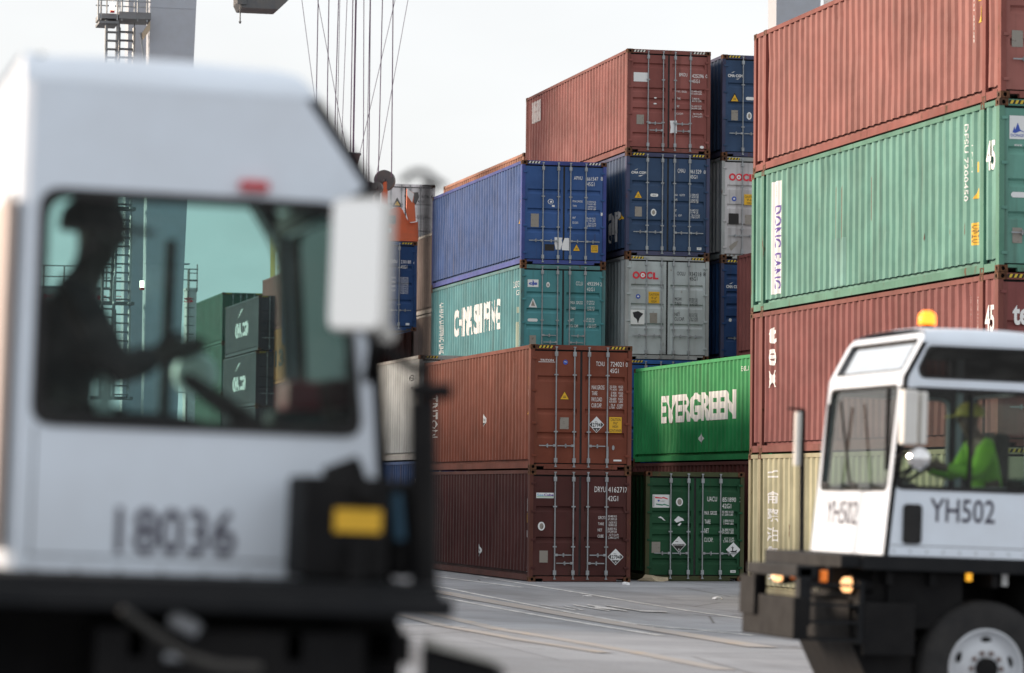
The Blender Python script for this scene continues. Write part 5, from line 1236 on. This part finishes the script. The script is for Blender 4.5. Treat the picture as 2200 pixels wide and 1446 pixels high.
v = LL(832, 720, 10.5); m = MB(); m.smooth = True; m.tube((v.x, v.y - .01, v.z), (v.x, v.y + .03, v.z), .03, 12).build("convex_mirror", MIRB, TL)
a, b = LL(648, 1243, 10.35), LL(842, 1028, 10.35)
m = MB(); m.bbox(a.x, b.x, a.y, a.y + .35, a.z, b.z, .02); m.tube((a.x + .09, a.y + .1, b.z - .02), (a.x + .2, a.y + .1, b.z + .025), .05, 12); m.tube((a.x + .17, a.y - .03, a.z), (a.x + .17, a.y - .03, a.z + .12), .03, 10); m.tube((a.x + .17, a.y - .02, b.z - .06), (a.x + .21, a.y - .02, b.z - .06), .03, 10); m.build("engine_box", BLACKM, TL)
c_, d_ = LL(718, 1142, 10.34), LL(820, 1096, 10.34); MB().box(c_.x, d_.x, a.y - .012, a.y - .002, c_.z, d_.z).build("warning_plate", plain("warning_yellow", (.75, .43, .02), .5), TL)
a2, b2 = LL(838, 1240, 10.45), LL(905, 1000, 10.45); MB().bbox(a2.x, b2.x, a2.y, a2.y + .3, a2.z, b2.z - .05, .03).build("radiator_cowl", BLACKM, TL)
MB().tube(LL(858, 1160, 10.40), LL(850, 1060, 10.40), .02, 8).build("blue_glint_tube", plain("blue_glint", (.008, .05, .09), .6), TL)  # thin blue tube added to stand in for a glint
a, b = LL(150, 1316, 10.2), LL(952, 1268, 10.2); MB().bbox(a.x - 1.2, b.x, a.y, a.y + .9, a.z + .012, b.z + .012, .01).build("side_step", DECKM, TL)
v = LL(398, 1338, 10.15); m = MB(); m.smooth = True; m.tube((v.x - .045, v.y, v.z + .02), (v.x + .04, v.y, v.z - .025), .027, 16); m.build("air_tank", dusty("grey_tank", (.28, .30, .33), amount=.4), TL)
v = LL(376, 1412, 10.15); m = MB(); m.smooth = True; m.tube((v.x - .035, v.y, v.z), (v.x + .035, v.y, v.z), .012, 12); m.build("air_tank", MATS["grey_tank"], TL)
m = MB(); m.path([LL(260, 1310, 9.9), LL(330, 1360, 9.9), LL(400, 1410, 9.9), LL(470, 1432, 9.9), LL(560, 1436, 9.9)], .016, 8); m.build("air_hose", dusty("dull_hose", (.016, .015, .013), amount=.3), TL)
a, b = LL(0, 1500, 10.6), LL(870, 1310, 10.6); MB().box(a.x - .6, b.x - .02, a.y, a.y + .25, a.z - .5, b.z).build("battery_box", BLACKM, TL)
m = MB(); a, b = LL(915, 1392, 10.0), LL(1085, 1440, 10.0)
m.add([(a.x, a.y, a.z), (b.x, b.y, b.z), (b.x + .02, b.y + .25, b.z + .01), (a.x + .05, a.y + .3, a.z + .02), (a.x, a.y, a.z - .5), (b.x, b.y, b.z - .5), (b.x + .02, b.y + .25, b.z - .5), (a.x + .05, a.y + .3, a.z - .5)], [(0, 1, 2, 3), (0, 4, 5, 1), (1, 5, 6, 2), (2, 6, 7, 3), (3, 7, 4, 0)])
m.build("bumper", BLACKM, TL)
MB().add([(a.x - .01, a.y - .03, a.z + .012), (b.x + .01, b.y - .03, b.z + .012), (b.x + .03, b.y + .26, b.z + .022), (a.x + .04, a.y + .31, a.z + .032)], [(0, 1, 2, 3)]).build("tread_plate", dusty("pale_tread_plate", (.28, .27, .24), amount=.4), TL)
a = LL(690, 850, 12.0); MB().bbox(a.x - .15, a.x + .07, a.y - .1, a.y + .1, a.z - .07, a.z + .05, .03).build("first_aid_case", plain("dark_red_case", (.30, .012, .03), .5), TL)
MB().bbox(a.x - .2, a.x + .2, a.y - .12, a.y + .12, a.z - .30, a.z - .06, .03).build("dash_console", LINER, TL)
FY = 11.30 + YL_
a, b = LL(350, 940, FY - .03), LL(350, 430, FY - .03); MB().box(a.x - .02, a.x + .02, YL_ - .05, YL_ - .01, ZD + .52, ZD + 1.27).build("window_divider", RUBBER, TL)
v = LL(420, 805, FY + .25); m = MB(); m.smooth = True
for (r0, d0), (r1, d1) in zip(rings[:-1], rings[1:]): m.tube((v.x, v.y - d0, v.z), (v.x, v.y - d1, v.z), max(r0, .001), 18, r1, caps=False)
m.build("convex_mirror", MIRB, TL)
a, b = LL(205, 885, 11.25), LL(245, 735, 11.25); MB().add([(a.x, a.y, a.z), (a.x + .06, a.y, a.z), (b.x + .01, b.y, b.z), (b.x - .03, b.y, b.z), (a.x, a.y + .04, a.z), (a.x + .06, a.y + .04, a.z), (b.x + .01, b.y + .04, b.z), (b.x - .03, b.y + .04, b.z)], [(0, 1, 2, 3), (4, 7, 6, 5), (0, 4, 5, 1), (1, 5, 6, 2), (2, 6, 7, 3), (3, 7, 4, 0)]).build("seat_armrest", MIRB, TL)
# rear cab post and half-open rear door, warm sunlight painted into its beige
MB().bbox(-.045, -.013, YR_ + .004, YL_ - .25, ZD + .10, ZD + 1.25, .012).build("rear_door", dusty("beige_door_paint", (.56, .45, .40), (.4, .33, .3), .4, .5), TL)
MB().box(-.013, -.004, YR_ + .012, YL_ - .27, ZD + .12, ZD + 1.23).build("door_gap_shadow", RUBBER, TL)  # black strip standing in for the shadow in the door gap

# ------------------------------------------------------------------ the two drivers
def skin_mesh(name, verts, edges, radii, root, levels=2):
    me = bpy.data.meshes.new(name); me.from_pydata(verts, edges, [])
    ob = bpy.data.objects.new(name, me); COL.objects.link(ob)
    sm = ob.modifiers.new("s", 'SKIN'); sm.use_smooth_shade = True
    lay = me.skin_vertices[0].data
    for i, r in enumerate(radii): lay[i].radius = (r, r) if not isinstance(r, tuple) else r
    lay[root].use_root = True
    su = ob.modifiers.new("u", 'SUBSURF'); su.levels = levels; su.render_levels = levels
    return ob
def person(loc, rz, label, cloth, legs, hat, hatc, vestband=None, lean=0.0, size=1.0, reach=1.0, skinc=(.28, .15, .10)):
    p = empty("person", loc, (0, 0, rz)); p.scale = (size,) * 3; tag(p, label, "person", "truck drivers")
    J = {'pelvis': (0, 0, .06), 'belly': (.0, 0, .22), 'chest': (.03, 0, .40), 'neck': (.06, 0, .54), 'jaw': (.10, 0, .605), 'skull': (.09, 0, .69), 'crown': (.08, 0, .755)}
    rad = {'pelvis': (.15, .12), 'belly': (.14, .105), 'chest': (.16, .11), 'neck': .055, 'jaw': .066, 'skull': .088, 'crown': .062}
    E = [('pelvis', 'belly'), ('belly', 'chest'), ('chest', 'neck'), ('neck', 'jaw'), ('jaw', 'skull'), ('skull', 'crown')]
    J['nose'] = (.205, 0, .66); rad['nose'] = .012; E.append(('skull', 'nose'))
    for s, n in ((1, 'l'), (-1, 'r')):
        J.update({'ear' + n: (.075, s * .105, .665), 'sh' + n: (.02, s * .175, .46), 'el' + n: (.17, s * .235, .24), 'wr' + n: (.40, s * .19, .29), 'palm' + n: (.47, s * .18, .31),
                  'hip' + n: (.03, s * .10, .02), 'kn' + n: (.46, s * .14, .04), 'an' + n: (.52, s * .14, -.36), 'toe' + n: (.68, s * .15, -.40)})
        rad.update({'ear' + n: .018, 'sh' + n: .066, 'el' + n: .046, 'wr' + n: .030, 'palm' + n: .036, 'hip' + n: .095, 'kn' + n: .065, 'an' + n: .045, 'toe' + n: .035})
        E += [('skull', 'ear' + n), ('chest', 'sh' + n), ('sh' + n, 'el' + n), ('el' + n, 'wr' + n), ('wr' + n, 'palm' + n), ('pelvis', 'hip' + n), ('hip' + n, 'kn' + n), ('kn' + n, 'an' + n), ('an' + n, 'toe' + n)]
        for k in range(5):
            dz = (.030, .014, -.002, -.018)[k - 1] if k else .03; ln = (.05, .075, .082, .076, .06)[k]
            a = (.50 if k else .455, s * (.18 - (.02 if k == 0 else 0)), .31 + dz + (.02 if k == 0 else 0)); b = (a[0] + ln * .55, a[1] - s * .012, a[2] + .008); e = (a[0] + ln * .75, a[1] - s * .045, a[2] + .002)
            for q, pt, rr in (('a', a, .0095), ('b', b, .0088), ('c', e, .0075)): J[f'f{n}{k}{q}'] = pt; rad[f'f{n}{k}{q}'] = rr
            E += [('palm' + n, f'f{n}{k}a'), (f'f{n}{k}a', f'f{n}{k}b'), (f'f{n}{k}b', f'f{n}{k}c')]
    for k_ in J:
        if k_[:2] in ('wr', 'pa', 'fl', 'fr') : J[k_] = (.17 + (J[k_][0] - .17) * 1.0 - (1 - reach) * .23, J[k_][1], J[k_][2])
    def make(name, keep, extra, root, mat):
        ks = [k for k in J if keep(k)]; ix = {k: i for i, k in enumerate(ks)}
        rr = [tuple(v + extra for v in rad[k]) if isinstance(rad[k], tuple) else rad[k] + extra for k in ks]
        return skin_mesh(name, [(J[k][0] + lean * max(J[k][2], 0), J[k][1], J[k][2]) for k in ks], [(ix[a], ix[b]) for a, b in E if a in ix and b in ix], rr, ix[root]), mat
    skin = plain("skin_%d" % int(1000 * skinc[0]), skinc, .6)
    parts = [make("body", lambda k: True, 0, 'pelvis', skin)]
    tors = ('pelvis', 'belly', 'chest', 'shl', 'shr', 'ell', 'elr', 'wrl', 'wrr'); leg = ('pelvis', 'hipl', 'hipr', 'knl', 'knr', 'anl', 'anr')
    parts.append(make("jacket", lambda k: k in tors, .018, 'pelvis', cloth)); parts.append(make("trousers", lambda k: k in leg, .014, 'pelvis', legs))
    dg = bpy.context.evaluated_depsgraph_get()
    for ob, mat in parts:
        me = bpy.data.meshes.new_from_object(ob.evaluated_get(dg)); me.materials.clear(); me.materials.append(mat); nm = ob.name.split('.')[0]
        me.name = nm; old = ob.data; bpy.data.objects.remove(ob); bpy.data.meshes.remove(old)
        for f in me.polygons: f.use_smooth = True
        link(nm, me, p)
    h = MB(); h.smooth = True; cz = .70; cx = .085 + lean * .7
    prof = [(.112, -.005), (.112, .03), (.10, .065), (.075, .09), (.04, .105), (.002, .11)]
    for (r0, z0), (r1, z1_) in zip(prof[:-1], prof[1:]): h.tube((cx, 0, cz + z0), (cx, 0, cz + z1_), r0, 18, r1, caps=False)
    h.add([(cx + .08, -.08, cz), (cx + .19, -.05, cz - .015), (cx + .19, .05, cz - .015), (cx + .08, .08, cz), (cx + .08, -.08, cz + .012), (cx + .19, -.05, cz - .004), (cx + .19, .05, cz - .004), (cx + .08, .08, cz + .012)], [(0, 1, 2, 3), (4, 7, 6, 5), (0, 4, 5, 1), (1, 5, 6, 2), (2, 6, 7, 3)])
    h.build(hat, hatc, p)
    if vestband:
        b = MB(); b.smooth = True
        for z in (.12, .30): b.tube((lean * z + .01, 0, z - .022), (lean * z + .01, 0, z + .022), .01, 20, .01)
        vs = []; N = 24
        for z, rx, ry in ((.10, .150, .185), (.145, .150, .185)):
            vs += [(.0 + lean * z + rx * math.cos(2 * math.pi * k / N), ry * math.sin(2 * math.pi * k / N), z) for k in range(N)]
        b = MB(); b.smooth = True; b.add(vs, [(k, (k + 1) % N, N + (k + 1) % N, N + k) for k in range(N)]); b.build("reflective_band", vestband, p)
    return p
LIME = dusty("hi_vis_lime", (0.24, 0.58, 0.03), (0.10, 0.30, 0.03), 0.7, 0.8, 0.0, 5.0)
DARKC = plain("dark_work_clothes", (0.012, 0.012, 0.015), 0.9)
NAVYC = plain("navy_trousers", (0.02, 0.025, 0.05), 0.9)
v = at_y(2088, 905, 23.95)
person((v.x + .14, 23.95, v.z - .66), math.pi, "seated driver in lime hi-vis jacket and yellow cap at the wheel of the right truck", LIME, NAVYC, "cap", dusty("cap_yellow", (.50, .42, .04), amount=.3), plain("band_silver", (.5, .5, .5), .35), lean=.10, skinc=(.12, .07, .05))
v = at_y(205, 522, 11.45)
person((v.x - .13, 11.45, v.z - .72), 0.0, "dark silhouetted driver seated in the blurred near truck, facing right", DARKC, DARKC, "cap", DARKC, None, lean=.04, size=1.1, reach=.5, skinc=(.04, .025, .02))  # skin colour darkened to paint in the shade inside the cab

# ------------------------------------------------------------------ litter by the container ends
def scrap(px, py, label, mat, sx, sy, sz, name, seed):
    rnd = random.Random(seed); g = on_ground(px, py); bm = bmesh.new(); bmesh.ops.create_icosphere(bm, subdivisions=2, radius=1)
    for q in bm.verts: k = 1 + rnd.uniform(-.35, .25); q.co = Vector((q.co.x * sx * k, q.co.y * sy * k, max(q.co.z * k, -.15) * sz + sz * .16))
    me = bpy.data.meshes.new(name); bm.to_mesh(me); bm.free(); me.materials.append(mat); o = link(name, me); o.location = g; tag(o, label, "litter", None)
SAND = dusty("sandbag_cloth", (.42, .35, .24), amount=.3, rough=.9)
scrap(1403, 1249, "pale sand coloured sack on the ground between maroon and green containers", SAND, .33, .25, .13, "sand_sack", 3)
scrap(1344, 1257, "white scrap of paper on the ground below the dark maroon doors", PAPER, .09, .06, .06, "paper_scrap", 5)
scrap(1541, 1288, "crumpled pale wrapper on the ground in front of the bottle green container", PAPER, .12, .1, .06, "crumpled_wrapper", 9)
scrap(1262, 1281, "small flat pale scrap lying on the concrete between the white lines", PAPER, .09, .07, .02, "paper_scrap", 12)
